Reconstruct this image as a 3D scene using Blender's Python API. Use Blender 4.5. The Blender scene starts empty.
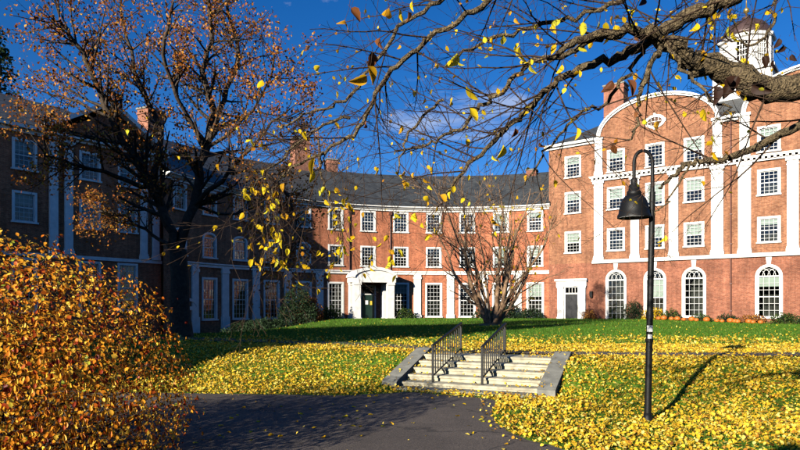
import bpy, math, random
import numpy as np
from mathutils import Vector, Matrix, Quaternion
random.seed(7)
RNG = np.random.default_rng(11)
scene = bpy.context.scene
COL = scene.collection

# ------------------------------------------------------------------ camera
EYE = 1.7
FPX, CX, HY = 622.0, 400.0, 305.0           # focal length in photo pixels, centre column, horizon row
cam_d = bpy.data.cameras.new('camera')
cam = bpy.data.objects.new('camera', cam_d); COL.objects.link(cam)
cam.location = (0, 0, EYE); cam.rotation_euler = (math.radians(90), 0, 0)
cam_d.sensor_width = 36; cam_d.lens = FPX/800*36; cam_d.shift_y = 0.1
cam_d.clip_start = 0.05; cam_d.clip_end = 3000
scene.camera = cam

# ------------------------------------------------------------------ sky and sun
SUN_AZ, SUN_EL = math.radians(36.8), math.radians(16.5)   # light travels towards +X +Y
sd = Vector((math.sin(SUN_AZ)*math.cos(SUN_EL), math.cos(SUN_AZ)*math.cos(SUN_EL), -math.sin(SUN_EL)))
w = bpy.data.worlds.new('World'); scene.world = w; w.use_nodes = True
nt = w.node_tree; N = nt.nodes; L = nt.links; N.clear()
out = N.new('ShaderNodeOutputWorld'); bg = N.new('ShaderNodeBackground')
sky = N.new('ShaderNodeTexSky'); sky.sky_type = 'NISHITA'; sky.sun_disc = False
sky.sun_elevation = SUN_EL; sky.sun_rotation = math.radians(216.8)
sky.air_density = 1.0; sky.dust_density = 0.1; sky.ozone_density = 5.0; sky.altitude = 300
hsv = N.new('ShaderNodeHueSaturation'); hsv.inputs['Saturation'].default_value = 1.22
L.new(sky.outputs[0], hsv.inputs['Color'])
tn = N.new('ShaderNodeMix'); tn.data_type = 'RGBA'; tn.blend_type = 'MULTIPLY'; tn.inputs['Factor'].default_value = 1; tn.inputs['B'].default_value = (.95, .88, 1.08, 1)
L.new(hsv.outputs[0], tn.inputs['A'])
tc = N.new('ShaderNodeTexCoord'); mp = N.new('ShaderNodeMapping'); mp.inputs['Scale'].default_value = (1, 1, 2.2)
mp.inputs['Location'].default_value = (-0.05, 0.0, -0.17)
nz = N.new('ShaderNodeTexNoise'); nz.inputs['Scale'].default_value = 3.3; nz.inputs['Detail'].default_value = 7; nz.inputs['Roughness'].default_value = .62
nz.inputs['Distortion'].default_value = .5
cr = N.new('ShaderNodeValToRGB'); cr.color_ramp.elements[0].position = .61; cr.color_ramp.elements[1].position = .86
mx = N.new('ShaderNodeMix'); mx.data_type = 'RGBA'; mx.inputs['B'].default_value = (7.2, 7.5, 8.0, 1)
L.new(tc.outputs['Generated'], mp.inputs[0]); L.new(mp.outputs[0], nz.inputs['Vector']); L.new(nz.outputs[0], cr.inputs[0])
L.new(cr.outputs[0], mx.inputs['Factor']); L.new(tn.outputs['Result'], mx.inputs['A']); L.new(mx.outputs['Result'], bg.inputs['Color'])
bg.inputs['Strength'].default_value = 0.062; L.new(bg.outputs[0], out.inputs[0])
sl = bpy.data.lights.new('sun', 'SUN'); sl.energy = 5.0; sl.angle = math.radians(.5); sl.color = (1, .93, .80)
so = bpy.data.objects.new('sun', sl); COL.objects.link(so); so.location = (-30, -40, 30)
so.rotation_euler = sd.to_track_quat('-Z', 'Y').to_euler()
vs = scene.view_settings
vs.view_transform = 'Standard'; vs.look = 'None'; vs.gamma = 1; vs.exposure = 1.0; vs.use_curve_mapping = False
scene.cycles.max_bounces = 5; scene.cycles.transparent_max_bounces = 12; scene.cycles.diffuse_bounces = 0
scene.cycles.use_denoising = True

# ------------------------------------------------------------------ helpers
def at(px, py, Y):
    return Vector(((px-CX)/FPX*Y, Y, EYE+(HY-py)/FPX*Y))

def props(o, label=None, cat=None, group=None, kind=None):
    if label: o['label'] = label
    if cat: o['category'] = cat
    if group: o['group'] = group
    if kind: o['kind'] = kind
    return o

def empty(name, loc=(0, 0, 0), rz=0, label=None, cat=None, group=None):
    o = bpy.data.objects.new(name, None); COL.objects.link(o)
    o.location = loc; o.rotation_euler = (0, 0, rz); o.empty_display_size = .3
    return props(o, label, cat, group)

def place(name, me, parent=None, loc=(0, 0, 0), rot=(0, 0, 0), scale=(1, 1, 1)):
    o = bpy.data.objects.new(name, me); COL.objects.link(o)
    o.parent = parent; o.location = loc; o.rotation_euler = rot; o.scale = scale
    return o

class MB:
    def __init__(s): s.v = []; s.f = []; s.uv = []
    def quad(s, *p, uv=None):
        b = len(s.v); s.v += [tuple(q) for q in p]; s.f.append(tuple(range(b, b+len(p))))
        s.uv.append(uv or [(0, 0)]*len(p))
    def box(s, x0, x1, y0, y1, z0, z1):
        b = len(s.v)
        s.v += [(x, y, z) for z in (z0, z1) for y in (y0, y1) for x in (x0, x1)]
        for f in ((0, 2, 3, 1), (4, 5, 7, 6), (0, 1, 5, 4), (2, 6, 7, 3), (0, 4, 6, 2), (1, 3, 7, 5)):
            s.f.append(tuple(b+i for i in f)); s.uv.append([(0, 0)]*4)
        return s
    def prism(s, prof, y0, y1):
        """profile of (x,z) points extruded along y"""
        b = len(s.v); n = len(prof)
        s.v += [(x, y0, z) for x, z in prof]+[(x, y1, z) for x, z in prof]
        s.f.append(tuple(range(b, b+n))); s.f.append(tuple(range(b+2*n-1, b+n-1, -1)))
        s.uv += [[(0, 0)]*n]*2
        for i in range(n):
            j = (i+1) % n
            s.f.append((b+i, b+n+i, b+n+j, b+j)); s.uv.append([(0, 0)]*4)
        return s
    def prism_x(s, prof, x0, x1):
        b = len(s.v); n = len(prof)
        s.v += [(x0, y, z) for y, z in prof]+[(x1, y, z) for y, z in prof]
        s.f.append(tuple(range(b, b+n))); s.f.append(tuple(range(b+2*n-1, b+n-1, -1)))
        s.uv += [[(0, 0)]*n]*2
        for i in range(n):
            j = (i+1) % n
            s.f.append((b+i, b+n+i, b+n+j, b+j)); s.uv.append([(0, 0)]*4)
        return s
    def lathe(s, prof, n=16, c=(0, 0), phase=0, closed=True):
        b = len(s.v)
        for r, z in prof:
            for k in range(n):
                a = 2*math.pi*k/n+phase
                s.v.append((c[0]+r*math.cos(a), c[1]+r*math.sin(a), z))
        for i in range(len(prof)-1):
            for k in range(n):
                k2 = (k+1) % n
                s.f.append((b+i*n+k, b+i*n+k2, b+(i+1)*n+k2, b+(i+1)*n+k)); s.uv.append([(0, 0)]*4)
        if closed:
            s.f.append(tuple(b+k for k in range(n-1, -1, -1))); s.uv.append([(0, 0)]*n)
            e = b+(len(prof)-1)*n
            s.f.append(tuple(e+k for k in range(n))); s.uv.append([(0, 0)]*n)
        return s
    def tube(s, pts, rad, n=6):
        V, F = tubes([(pts, rad)], n)
        b = len(s.v); s.v += [tuple(x) for x in V]
        for f in F: s.f.append(tuple(int(i)+b for i in f)); s.uv.append([(0, 0)]*4)
        return s
    def mesh(s, name, mat, smooth=False, uv=False, fix=True):
        me = bpy.data.meshes.new(name); me.from_pydata(s.v, [], s.f)
        if uv:
            lay = me.uv_layers.new(name='UVMap'); i = 0
            flat = [c for f in s.uv for p in f for c in p]
            lay.data.foreach_set('uv', flat)
        if mat: me.materials.append(mat)
        if smooth: me.polygons.foreach_set('use_smooth', [True]*len(me.polygons))
        me.update()
        if fix and not uv:
            import bmesh
            bm = bmesh.new(); bm.from_mesh(me); bmesh.ops.recalc_face_normals(bm, faces=bm.faces); bm.to_mesh(me); bm.free()
        return me
    def obj(s, name, mat, parent=None, smooth=False, uv=False, loc=(0, 0, 0), rot=(0, 0, 0)):
        return place(name, s.mesh(name, mat, smooth, uv), parent, loc, rot)

def tubes(lines, n=5):
    """numpy tubes along polylines: list of (points, radii)"""
    V = []; F = []; base = 0
    ang = np.linspace(0, 2*np.pi, n, endpoint=False); ca, sa = np.cos(ang), np.sin(ang)
    for pts, rad in lines:
        P = np.asarray([tuple(p) for p in pts], float); R = np.asarray(rad, float); m = len(P)
        T = np.gradient(P, axis=0); T /= np.linalg.norm(T, axis=1)[:, None]+1e-9
        up = np.array([0, 0, 1.]) if abs(T[0, 2]) < .9 else np.array([1., 0, 0])
        A = np.cross(T, up); A /= np.linalg.norm(A, axis=1)[:, None]+1e-9
        B = np.cross(T, A)
        ring = P[:, None, :]+R[:, None, None]*(A[:, None, :]*ca[None, :, None]+B[:, None, :]*sa[None, :, None])
        V.append(ring.reshape(-1, 3))
        i = np.arange(m-1)[:, None]*n; k = np.arange(n)[None, :]; k2 = (k+1) % n
        F.append(np.stack([base+i+k, base+i+k2, base+i+n+k2, base+i+n+k], -1).reshape(-1, 4))
        base += m*n
    return np.concatenate(V), np.concatenate(F)

def np_mesh(name, V, F, mat, smooth=False, tint=None):
    me = bpy.data.meshes.new(name)
    k = F.shape[1]
    me.vertices.add(len(V)); me.vertices.foreach_set('co', np.ascontiguousarray(V, np.float32).ravel())
    me.loops.add(F.size); me.loops.foreach_set('vertex_index', np.ascontiguousarray(F, np.int32).ravel())
    me.polygons.add(len(F)); me.polygons.foreach_set('loop_start', np.arange(0, F.size, k, dtype=np.int32))
    me.polygons.foreach_set('loop_total', np.full(len(F), k, np.int32))
    if tint is not None:
        a = me.attributes.new('tint', 'FLOAT', 'POINT'); a.data.foreach_set('value', np.ascontiguousarray(tint, np.float32))
    if smooth: me.polygons.foreach_set('use_smooth', np.ones(len(F), bool))
    me.materials.append(mat); me.update(calc_edges=True); me.validate()
    return me

LEAF_V = np.array([[0, 0, 0], [-.30, .28, .07], [-.33, .62, .10], [0, 1.0, -.05], [.33, .62, .10], [.30, .28, .07], [0, .5, -.01]])
LEAF_F = np.array([[0, 6, 1], [1, 6, 2], [2, 6, 3], [3, 6, 4], [4, 6, 5], [5, 6, 0]])
LEAF4_V = np.array([[0, 0, 0], [-.36, .5, .12], [0, 1, 0], [.36, .5, .12]])
LEAF4_F = np.array([[0, 2, 1], [0, 3, 2]])

def rot_mats(yaw, pitch, roll):
    cy, sy = np.cos(yaw), np.sin(yaw); cp, sp = np.cos(pitch), np.sin(pitch); cr_, sr = np.cos(roll), np.sin(roll)
    o = np.zeros_like(cy); e = np.ones_like(cy)
    Rz = np.stack([np.stack([cy, -sy, o], -1), np.stack([sy, cy, o], -1), np.stack([o, o, e], -1)], -2)
    Rx = np.stack([np.stack([e, o, o], -1), np.stack([o, cp, -sp], -1), np.stack([o, sp, cp], -1)], -2)
    Ry = np.stack([np.stack([cr_, o, sr], -1), np.stack([o, e, o], -1), np.stack([-sr, o, cr_], -1)], -2)
    return Rz @ Rx @ Ry

def leaves(name, P, size, mat, tint=None, tilt=1.4, fine=False, droop=0.0, smin=.6, nrm=None):
    P = np.asarray(P, float); n = len(P)
    T, F = (LEAF_V, LEAF_F) if fine else (LEAF4_V, LEAF4_F)
    M = rot_mats(RNG.uniform(0, 2*np.pi, n), RNG.uniform(-tilt, tilt, n)-droop, RNG.uniform(-tilt, tilt, n))
    if nrm is not None:      # blades face outwards, give or take
        Z = nrm+RNG.normal(0, .55, (n, 3)); Z /= np.linalg.norm(Z, axis=1)[:, None]
        Yv = np.array([0, 0, -1.])+RNG.normal(0, .7, (n, 3)); Yv -= Z*(Yv*Z).sum(1)[:, None]; Yv /= np.linalg.norm(Yv, axis=1)[:, None]
        M = np.stack([np.cross(Yv, Z), Yv, Z], -1)
    s = RNG.uniform(smin, 1.25, n)*size
    V = P[:, None, :]+np.einsum('nij,kj->nki', M, T)*s[:, None, None]
    Fa = (F[None]+(np.arange(n)*len(T))[:, None, None]).reshape(-1, 3)
    if tint is None: tint = RNG.random(n)
    return np_mesh(name, V.reshape(-1, 3), Fa, mat, tint=np.repeat(tint, len(T)))

# ------------------------------------------------------------------ materials
def mat_new(name):
    m = bpy.data.materials.new(name); m.use_nodes = True
    nt = m.node_tree; b = nt.nodes['Principled BSDF']
    return m, nt, b

def simple(name, col, rough=.6, metal=0, noise=.12, nscale=3.0, bump=0.0, bscale=40, spec=.5):
    m, nt, b = mat_new(name)
    b.inputs['Roughness'].default_value = rough; b.inputs['Metallic'].default_value = metal
    b.inputs['Specular IOR Level'].default_value = spec
    t = nt.nodes.new('ShaderNodeTexCoord'); n = nt.nodes.new('ShaderNodeTexNoise'); n.inputs['Scale'].default_value = nscale; n.inputs['Detail'].default_value = 6
    r = nt.nodes.new('ShaderNodeValToRGB')
    r.color_ramp.elements[0].position = .3; r.color_ramp.elements[1].position = .7
    r.color_ramp.elements[0].color = tuple(c*(1-noise) for c in col)+(1,); r.color_ramp.elements[1].color = tuple(min(1, c*(1+noise)) for c in col)+(1,)
    nt.links.new(t.outputs['Object'], n.inputs['Vector']); nt.links.new(n.outputs[0], r.inputs[0]); nt.links.new(r.outputs[0], b.inputs['Base Color'])
    if bump:
        n2 = nt.nodes.new('ShaderNodeTexNoise'); n2.inputs['Scale'].default_value = bscale; n2.inputs['Detail'].default_value = 4
        nt.links.new(t.outputs['Object'], n2.inputs['Vector'])
        bp = nt.nodes.new('ShaderNodeBump'); bp.inputs['Strength'].default_value = bump; bp.inputs['Distance'].default_value = .02
        nt.links.new(n2.outputs[0], bp.inputs['Height']); nt.links.new(bp.outputs[0], b.inputs['Normal'])
    return m

def brick_mat(name, c1, c2, mortar, uv=True):
    m, nt, b = mat_new(name); N = nt.nodes; L = nt.links
    b.inputs['Roughness'].default_value = .85; b.inputs['Specular IOR Level'].default_value = .2
    t = N.new('ShaderNodeTexCoord')
    if uv: vec = t.outputs['UV']
    else:
        s = N.new('ShaderNodeSeparateXYZ'); a = N.new('ShaderNodeMath'); c = N.new('ShaderNodeCombineXYZ')
        L.new(t.outputs['Object'], s.inputs[0]); L.new(s.outputs[0], a.inputs[0]); L.new(s.outputs[1], a.inputs[1])
        L.new(a.outputs[0], c.inputs[0]); L.new(s.outputs[2], c.inputs[1]); vec = c.outputs[0]
    bt = N.new('ShaderNodeTexBrick'); bt.inputs['Scale'].default_value = 1
    bt.inputs['Brick Width'].default_value = .23; bt.inputs['Row Height'].default_value = .078; bt.inputs['Mortar Size'].default_value = .007
    bt.inputs['Color1'].default_value = c1+(1,); bt.inputs['Color2'].default_value = c2+(1,); bt.inputs['Mortar'].default_value = mortar+(1,)
    L.new(vec, bt.inputs['Vector'])
    n = N.new('ShaderNodeTexNoise'); n.inputs['Scale'].default_value = .55; n.inputs['Detail'].default_value = 8; n.inputs['Roughness'].default_value = .7; L.new(vec, n.inputs['Vector'])
    mr = N.new('ShaderNodeMapRange'); mr.inputs['From Min'].default_value = .3; mr.inputs['From Max'].default_value = .7; mr.inputs['To Min'].default_value = .62; mr.inputs['To Max'].default_value = 1.3
    L.new(n.outputs[0], mr.inputs[0])
    mv = N.new('ShaderNodeMix'); mv.data_type = 'RGBA'; mv.blend_type = 'MULTIPLY'; mv.inputs['Factor'].default_value = 1
    L.new(bt.outputs['Color'], mv.inputs['A']); L.new(mr.outputs[0], mv.inputs['B'])
    m2 = N.new('ShaderNodeMapping'); m2.inputs['Scale'].default_value = (1.6, .12, 1); L.new(vec, m2.inputs[0])      # rain streaks
    n2 = N.new('ShaderNodeTexNoise'); n2.inputs['Scale'].default_value = 1.3; n2.inputs['Detail'].default_value = 7; n2.inputs['Roughness'].default_value = .7; L.new(m2.outputs[0], n2.inputs['Vector'])
    r2 = N.new('ShaderNodeMapRange'); r2.inputs['From Min'].default_value = .35; r2.inputs['From Max'].default_value = .7; r2.inputs['To Min'].default_value = .7; r2.inputs['To Max'].default_value = 1.2; L.new(n2.outputs[0], r2.inputs[0])
    n3 = N.new('ShaderNodeTexNoise'); n3.inputs['Scale'].default_value = 5; n3.inputs['Detail'].default_value = 5; n3.inputs['Roughness'].default_value = .8; L.new(vec, n3.inputs['Vector'])
    r3 = N.new('ShaderNodeMapRange'); r3.inputs['From Min'].default_value = .35; r3.inputs['From Max'].default_value = .65; r3.inputs['To Min'].default_value = .7; r3.inputs['To Max'].default_value = 1.25; L.new(n3.outputs[0], r3.inputs[0])
    k2 = N.new('ShaderNodeMath'); k2.operation = 'MULTIPLY'; L.new(r2.outputs[0], k2.inputs[0]); L.new(r3.outputs[0], k2.inputs[1])
    mw = N.new('ShaderNodeMix'); mw.data_type = 'RGBA'; mw.blend_type = 'MULTIPLY'; mw.inputs['Factor'].default_value = 1
    L.new(mv.outputs['Result'], mw.inputs['A']); L.new(k2.outputs[0], mw.inputs['B']); L.new(mw.outputs['Result'], b.inputs['Base Color'])
    bp = N.new('ShaderNodeBump'); bp.inputs['Strength'].default_value = .4; bp.inputs['Distance'].default_value = .01; bp.invert = True
    L.new(bt.outputs['Fac'], bp.inputs['Height']); L.new(bp.outputs[0], b.inputs['Normal'])
    return m

def leaf_mat(name, stops, trans=.35, rough=.55):
    m = bpy.data.materials.new(name); m.use_nodes = True; nt = m.node_tree; N = nt.nodes; L = nt.links; N.clear()
    o = N.new('ShaderNodeOutputMaterial'); a = N.new('ShaderNodeAttribute'); a.attribute_name = 'tint'
    r = N.new('ShaderNodeValToRGB'); e = r.color_ramp.elements
    while len(e) < len(stops): e.new(.5)
    for i, (p, c) in enumerate(stops): e[i].position = p; e[i].color = tuple(c)+(1,)
    p = N.new('ShaderNodeBsdfPrincipled'); p.inputs['Roughness'].default_value = rough; p.inputs['Specular IOR Level'].default_value = .15
    t = N.new('ShaderNodeBsdfTranslucent'); x = N.new('ShaderNodeMixShader'); x.inputs[0].default_value = trans
    L.new(a.outputs['Fac'], r.inputs[0]); L.new(r.outputs[0], p.inputs['Base Color']); L.new(r.outputs[0], t.inputs['Color'])
    L.new(p.outputs[0], x.inputs[1]); L.new(t.outputs[0], x.inputs[2]); L.new(x.outputs[0], o.inputs[0])
    return m

M = {}
M['brick_r'] = brick_mat('brick_orange', (.35, .145, .068), (.22, .075, .034), (.33, .23, .155))
M['brick_rl'] = brick_mat('brick_ground_floor', (.32, .112, .056), (.22, .065, .032), (.32, .2, .15))
M['brick_c'] = brick_mat('brick_red', (.50, .15, .065), (.34, .085, .036), (.40, .24, .15))
M['brick_chim'] = brick_mat('brick_chimney', (.36, .13, .07), (.27, .09, .05), (.33, .24, .19), uv=False)
M['white'] = simple('white_paint', (.70, .68, .63), .6, noise=.14, nscale=2.5, bump=.2, bscale=12)
M['whitew'] = simple('white_woodwork', (.6, .6, .57), .5, noise=.12)
M['room'] = simple('dim_room', (.045, .042, .036), .9)  # darkness of unlit rooms put into the base colour
M['blind'] = simple('pale_blind', (.5, .54, .47), .8, noise=.1)
M['door'] = simple('dark_green_door', (.012, .03, .022), .35)
M['doorblack'] = simple('black_door', (.012, .012, .014), .4)
M['metal'] = simple('black_iron', (.006, .006, .006), .5, noise=.3, bump=.15, bscale=90, spec=.25)
M['lampin'] = simple('lamp_white_lining', (.7, .7, .68), .5)
M['copper'] = simple('brown_copper', (.075, .045, .04), .45, metal=.3, noise=.3)
M['gold'] = simple('gilded', (.5, .33, .1), .35, metal=.8)
M['pipe'] = simple('brown_downpipe', (.12, .045, .03), .5)
M['paper'] = simple('paper_notice', (.75, .74, .7), .8)
M['papery'] = simple('yellow_notice', (.75, .5, .05), .8)
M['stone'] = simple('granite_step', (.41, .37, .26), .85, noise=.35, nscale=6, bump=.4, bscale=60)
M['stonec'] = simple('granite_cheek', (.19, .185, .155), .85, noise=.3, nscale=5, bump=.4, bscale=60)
M['pumpkin'] = simple('pumpkin_skin', (.5, .13, .014), .5, noise=.2, nscale=4)
M['stemg'] = simple('pumpkin_stem', (.12, .1, .04), .8)

def slate_mat():
    m, nt, b = mat_new('slate'); N = nt.nodes; L = nt.links
    t = N.new('ShaderNodeTexCoord'); bt = N.new('ShaderNodeTexBrick')
    bt.inputs['Scale'].default_value = 1; bt.inputs['Brick Width'].default_value = .34; bt.inputs['Row Height'].default_value = .2; bt.inputs['Mortar Size'].default_value = .012
    bt.inputs['Color1'].default_value = (.030, .033, .034, 1); bt.inputs['Color2'].default_value = (.062, .066, .064, 1); bt.inputs['Mortar'].default_value = (.02, .02, .022, 1)
    L.new(t.outputs['UV'], bt.inputs['Vector'])
    n = N.new('ShaderNodeTexNoise'); n.inputs['Scale'].default_value = .8; n.inputs['Detail'].default_value = 6; L.new(t.outputs['UV'], n.inputs['Vector'])
    mv = N.new('ShaderNodeMix'); mv.data_type = 'RGBA'; mv.blend_type = 'OVERLAY'; mv.inputs['Factor'].default_value = .6
    L.new(bt.outputs['Color'], mv.inputs['A']); L.new(n.outputs[0], mv.inputs['B']); L.new(mv.outputs['Result'], b.inputs['Base Color'])
    b.inputs['Roughness'].default_value = .6
    bp = N.new('ShaderNodeBump'); bp.inputs['Strength'].default_value = .5; bp.inputs['Distance'].default_value = .02; bp.invert = True
    L.new(bt.outputs['Fac'], bp.inputs['Height']); L.new(bp.outputs[0], b.inputs['Normal'])
    return m
M['slate'] = slate_mat()

def glass_mat():
    m = bpy.data.materials.new('window_glass'); m.use_nodes = True; nt = m.node_tree; N = nt.nodes; L = nt.links; N.clear()
    o = N.new('ShaderNodeOutputMaterial'); tr = N.new('ShaderNodeBsdfTransparent'); tr.inputs[0].default_value = (.72, .78, .76, 1)
    g = N.new('ShaderNodeBsdfGlossy'); g.inputs['Roughness'].default_value = .03
    fr = N.new('ShaderNodeFresnel'); fr.inputs[0].default_value = 1.75
    t = N.new('ShaderNodeTexCoord'); n = N.new('ShaderNodeTexNoise'); n.inputs['Scale'].default_value = 1.6; bp = N.new('ShaderNodeBump'); bp.inputs['Strength'].default_value = .12; bp.inputs['Distance'].default_value = .1
    L.new(t.outputs['Object'], n.inputs['Vector']); L.new(n.outputs[0], bp.inputs['Height']); L.new(bp.outputs[0], g.inputs['Normal'])
    x = N.new('ShaderNodeMixShader'); L.new(fr.outputs[0], x.inputs[0]); L.new(tr.outputs[0], x.inputs[1]); L.new(g.outputs[0], x.inputs[2]); L.new(x.outputs[0], o.inputs[0])
    return m
M['glass'] = glass_mat()

def bark_mat(name, c1, c2, scale=9, bump=.8):
    m, nt, b = mat_new(name); N = nt.nodes; L = nt.links
    t = N.new('ShaderNodeTexCoord'); n = N.new('ShaderNodeTexNoise'); n.inputs['Scale'].default_value = scale; n.inputs['Detail'].default_value = 9; n.inputs['Roughness'].default_value = .7; n.inputs['Distortion'].default_value = 1.2
    v = N.new('ShaderNodeTexVoronoi'); v.inputs['Scale'].default_value = scale*3.2
    L.new(t.outputs['Object'], n.inputs['Vector']); L.new(t.outputs['Object'], v.inputs['Vector'])
    r = N.new('ShaderNodeValToRGB'); r.color_ramp.elements[0].position = .36; r.color_ramp.elements[1].position = .66
    r.color_ramp.elements[0].color = c1+(1,); r.color_ramp.elements[1].color = c2+(1,)
    L.new(n.outputs[0], r.inputs[0]); L.new(r.outputs[0], b.inputs['Base Color']); b.inputs['Roughness'].default_value = .9; b.inputs['Specular IOR Level'].default_value = .2
    a = N.new('ShaderNodeMath'); L.new(n.outputs[0], a.inputs[0]); L.new(v.outputs[0], a.inputs[1])
    bp = N.new('ShaderNodeBump'); bp.inputs['Strength'].default_value = bump; bp.inputs['Distance'].default_value = .015
    L.new(a.outputs[0], bp.inputs['Height']); L.new(bp.outputs[0], b.inputs['Normal'])
    return m
M['bark'] = bark_mat('lichen_grey_bark', (.012, .008, .005), (.25, .185, .10), 26, 1.0)
M['twig'] = bark_mat('dark_twigs', (.022, .013, .009), (.085, .05, .03), 9)
M['barkd'] = bark_mat('dark_bark', (.03, .022, .016), (.09, .065, .045), 4)
M['barkb'] = bark_mat('brown_twigs', (.13, .075, .04), (.34, .22, .13), 3)
Y1, Y2, OR, BR, RD = (.82, .52, .03), (.70, .38, .02), (.62, .21, .015), (.22, .075, .02), (.30, .05, .012)
M['l_fall'] = leaf_mat('fallen_yellow_leaves', [(0, (.18, .07, .015)), (.14, (.5, .22, .03)), (.34, (.76, .42, .025)), (.7, (.90, .61, .04)), (1, (.95, .76, .18))], .28)
M['l_orange'] = leaf_mat('orange_brown_leaves', [(0, (.08, .022, .008)), (.4, (.26, .078, .016)), (.75, (.48, .18, .025)), (1, (.70, .38, .05))], .35)
M['l_bush'] = leaf_mat('copper_bush_leaves', [(0, (.14, .012, .006)), (.3, (.33, .045, .010)), (.48, (.68, .20, .015)), (.72, (.92, .40, .03)), (.96, (.95, .60, .07)), (1, (.35, .42, .04))], .3, .4)
M['l_yellow'] = leaf_mat('yellow_leaves', [(0, (.50, .19, .015)), (.3, (.88, .52, .012)), (.8, (.93, .68, .02)), (1, (.70, .66, .05))], .5)
M['l_green'] = leaf_mat('green_leaves', [(0, (.012, .03, .010)), (.6, (.04, .08, .018)), (1, (.10, .13, .025))], .25)
M['l_umber'] = leaf_mat('umber_leaves', [(0, (.018, .008, .005)), (1, (.05, .02, .01))], .2)  # shade put into the colour: brown leaves near black, as silhouettes
M['l_dark'] = leaf_mat('dark_green_leaves', [(0, (.010, .022, .010)), (1, (.03, .055, .02))], .15)
M['l_brown'] = leaf_mat('russet_leaves', [(0, (.10, .035, .015)), (.6, (.28, .10, .03)), (1, (.55, .28, .04))], .3)
M['blade'] = leaf_mat('grass_blades', [(0, (.035, .10, .008)), (.7, (.075, .19, .015)), (1, (.16, .26, .03))], .3)

def ground_mat():
    m, nt, b = mat_new('grass_soil'); N = nt.nodes; L = nt.links
    t = N.new('ShaderNodeTexCoord'); n = N.new('ShaderNodeTexNoise'); n.inputs['Scale'].default_value = .35; n.inputs['Detail'].default_value = 8
    n2 = N.new('ShaderNodeTexNoise'); n2.inputs['Scale'].default_value = 14; n2.inputs['Detail'].default_value = 6
    L.new(t.outputs['Object'], n.inputs['Vector']); L.new(t.outputs['Object'], n2.inputs['Vector'])
    r = N.new('ShaderNodeValToRGB'); r.color_ramp.elements[0].position = .3; r.color_ramp.elements[0].color = (.06, .14, .010, 1); r.color_ramp.elements[1].position = .72; r.color_ramp.elements[1].color = (.13, .26, .02, 1)
    a = N.new('ShaderNodeMix'); a.inputs['Factor'].default_value = .5; L.new(n.outputs[0], a.inputs['A']); L.new(n2.outputs[0], a.inputs['B'])
    L.new(a.outputs[0], r.inputs[0]); b.inputs['Roughness'].default_value = .95; b.inputs['Specular IOR Level'].default_value = .1
    n4 = N.new('ShaderNodeTexNoise'); n4.inputs['Scale'].default_value = 7; n4.inputs['Detail'].default_value = 8; n4.inputs['Roughness'].default_value = .75; L.new(t.outputs['Object'], n4.inputs['Vector'])
    r4 = N.new('ShaderNodeValToRGB'); r4.color_ramp.elements[0].position = .52; r4.color_ramp.elements[1].position = .66; L.new(n4.outputs[0], r4.inputs[0])
    m4 = N.new('ShaderNodeMix'); m4.data_type = 'RGBA'; m4.inputs['B'].default_value = (.34, .23, .045, 1); L.new(r4.outputs[0], m4.inputs['Factor']); L.new(r.outputs[0], m4.inputs['A']); L.new(m4.outputs['Result'], b.inputs['Base Color'])
    bp = N.new('ShaderNodeBump'); bp.inputs['Strength'].default_value = 1; bp.inputs['Distance'].default_value = .06; L.new(n2.outputs[0], bp.inputs['Height']); L.new(bp.outputs[0], b.inputs['Normal'])
    return m
M['ground'] = ground_mat()

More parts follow.
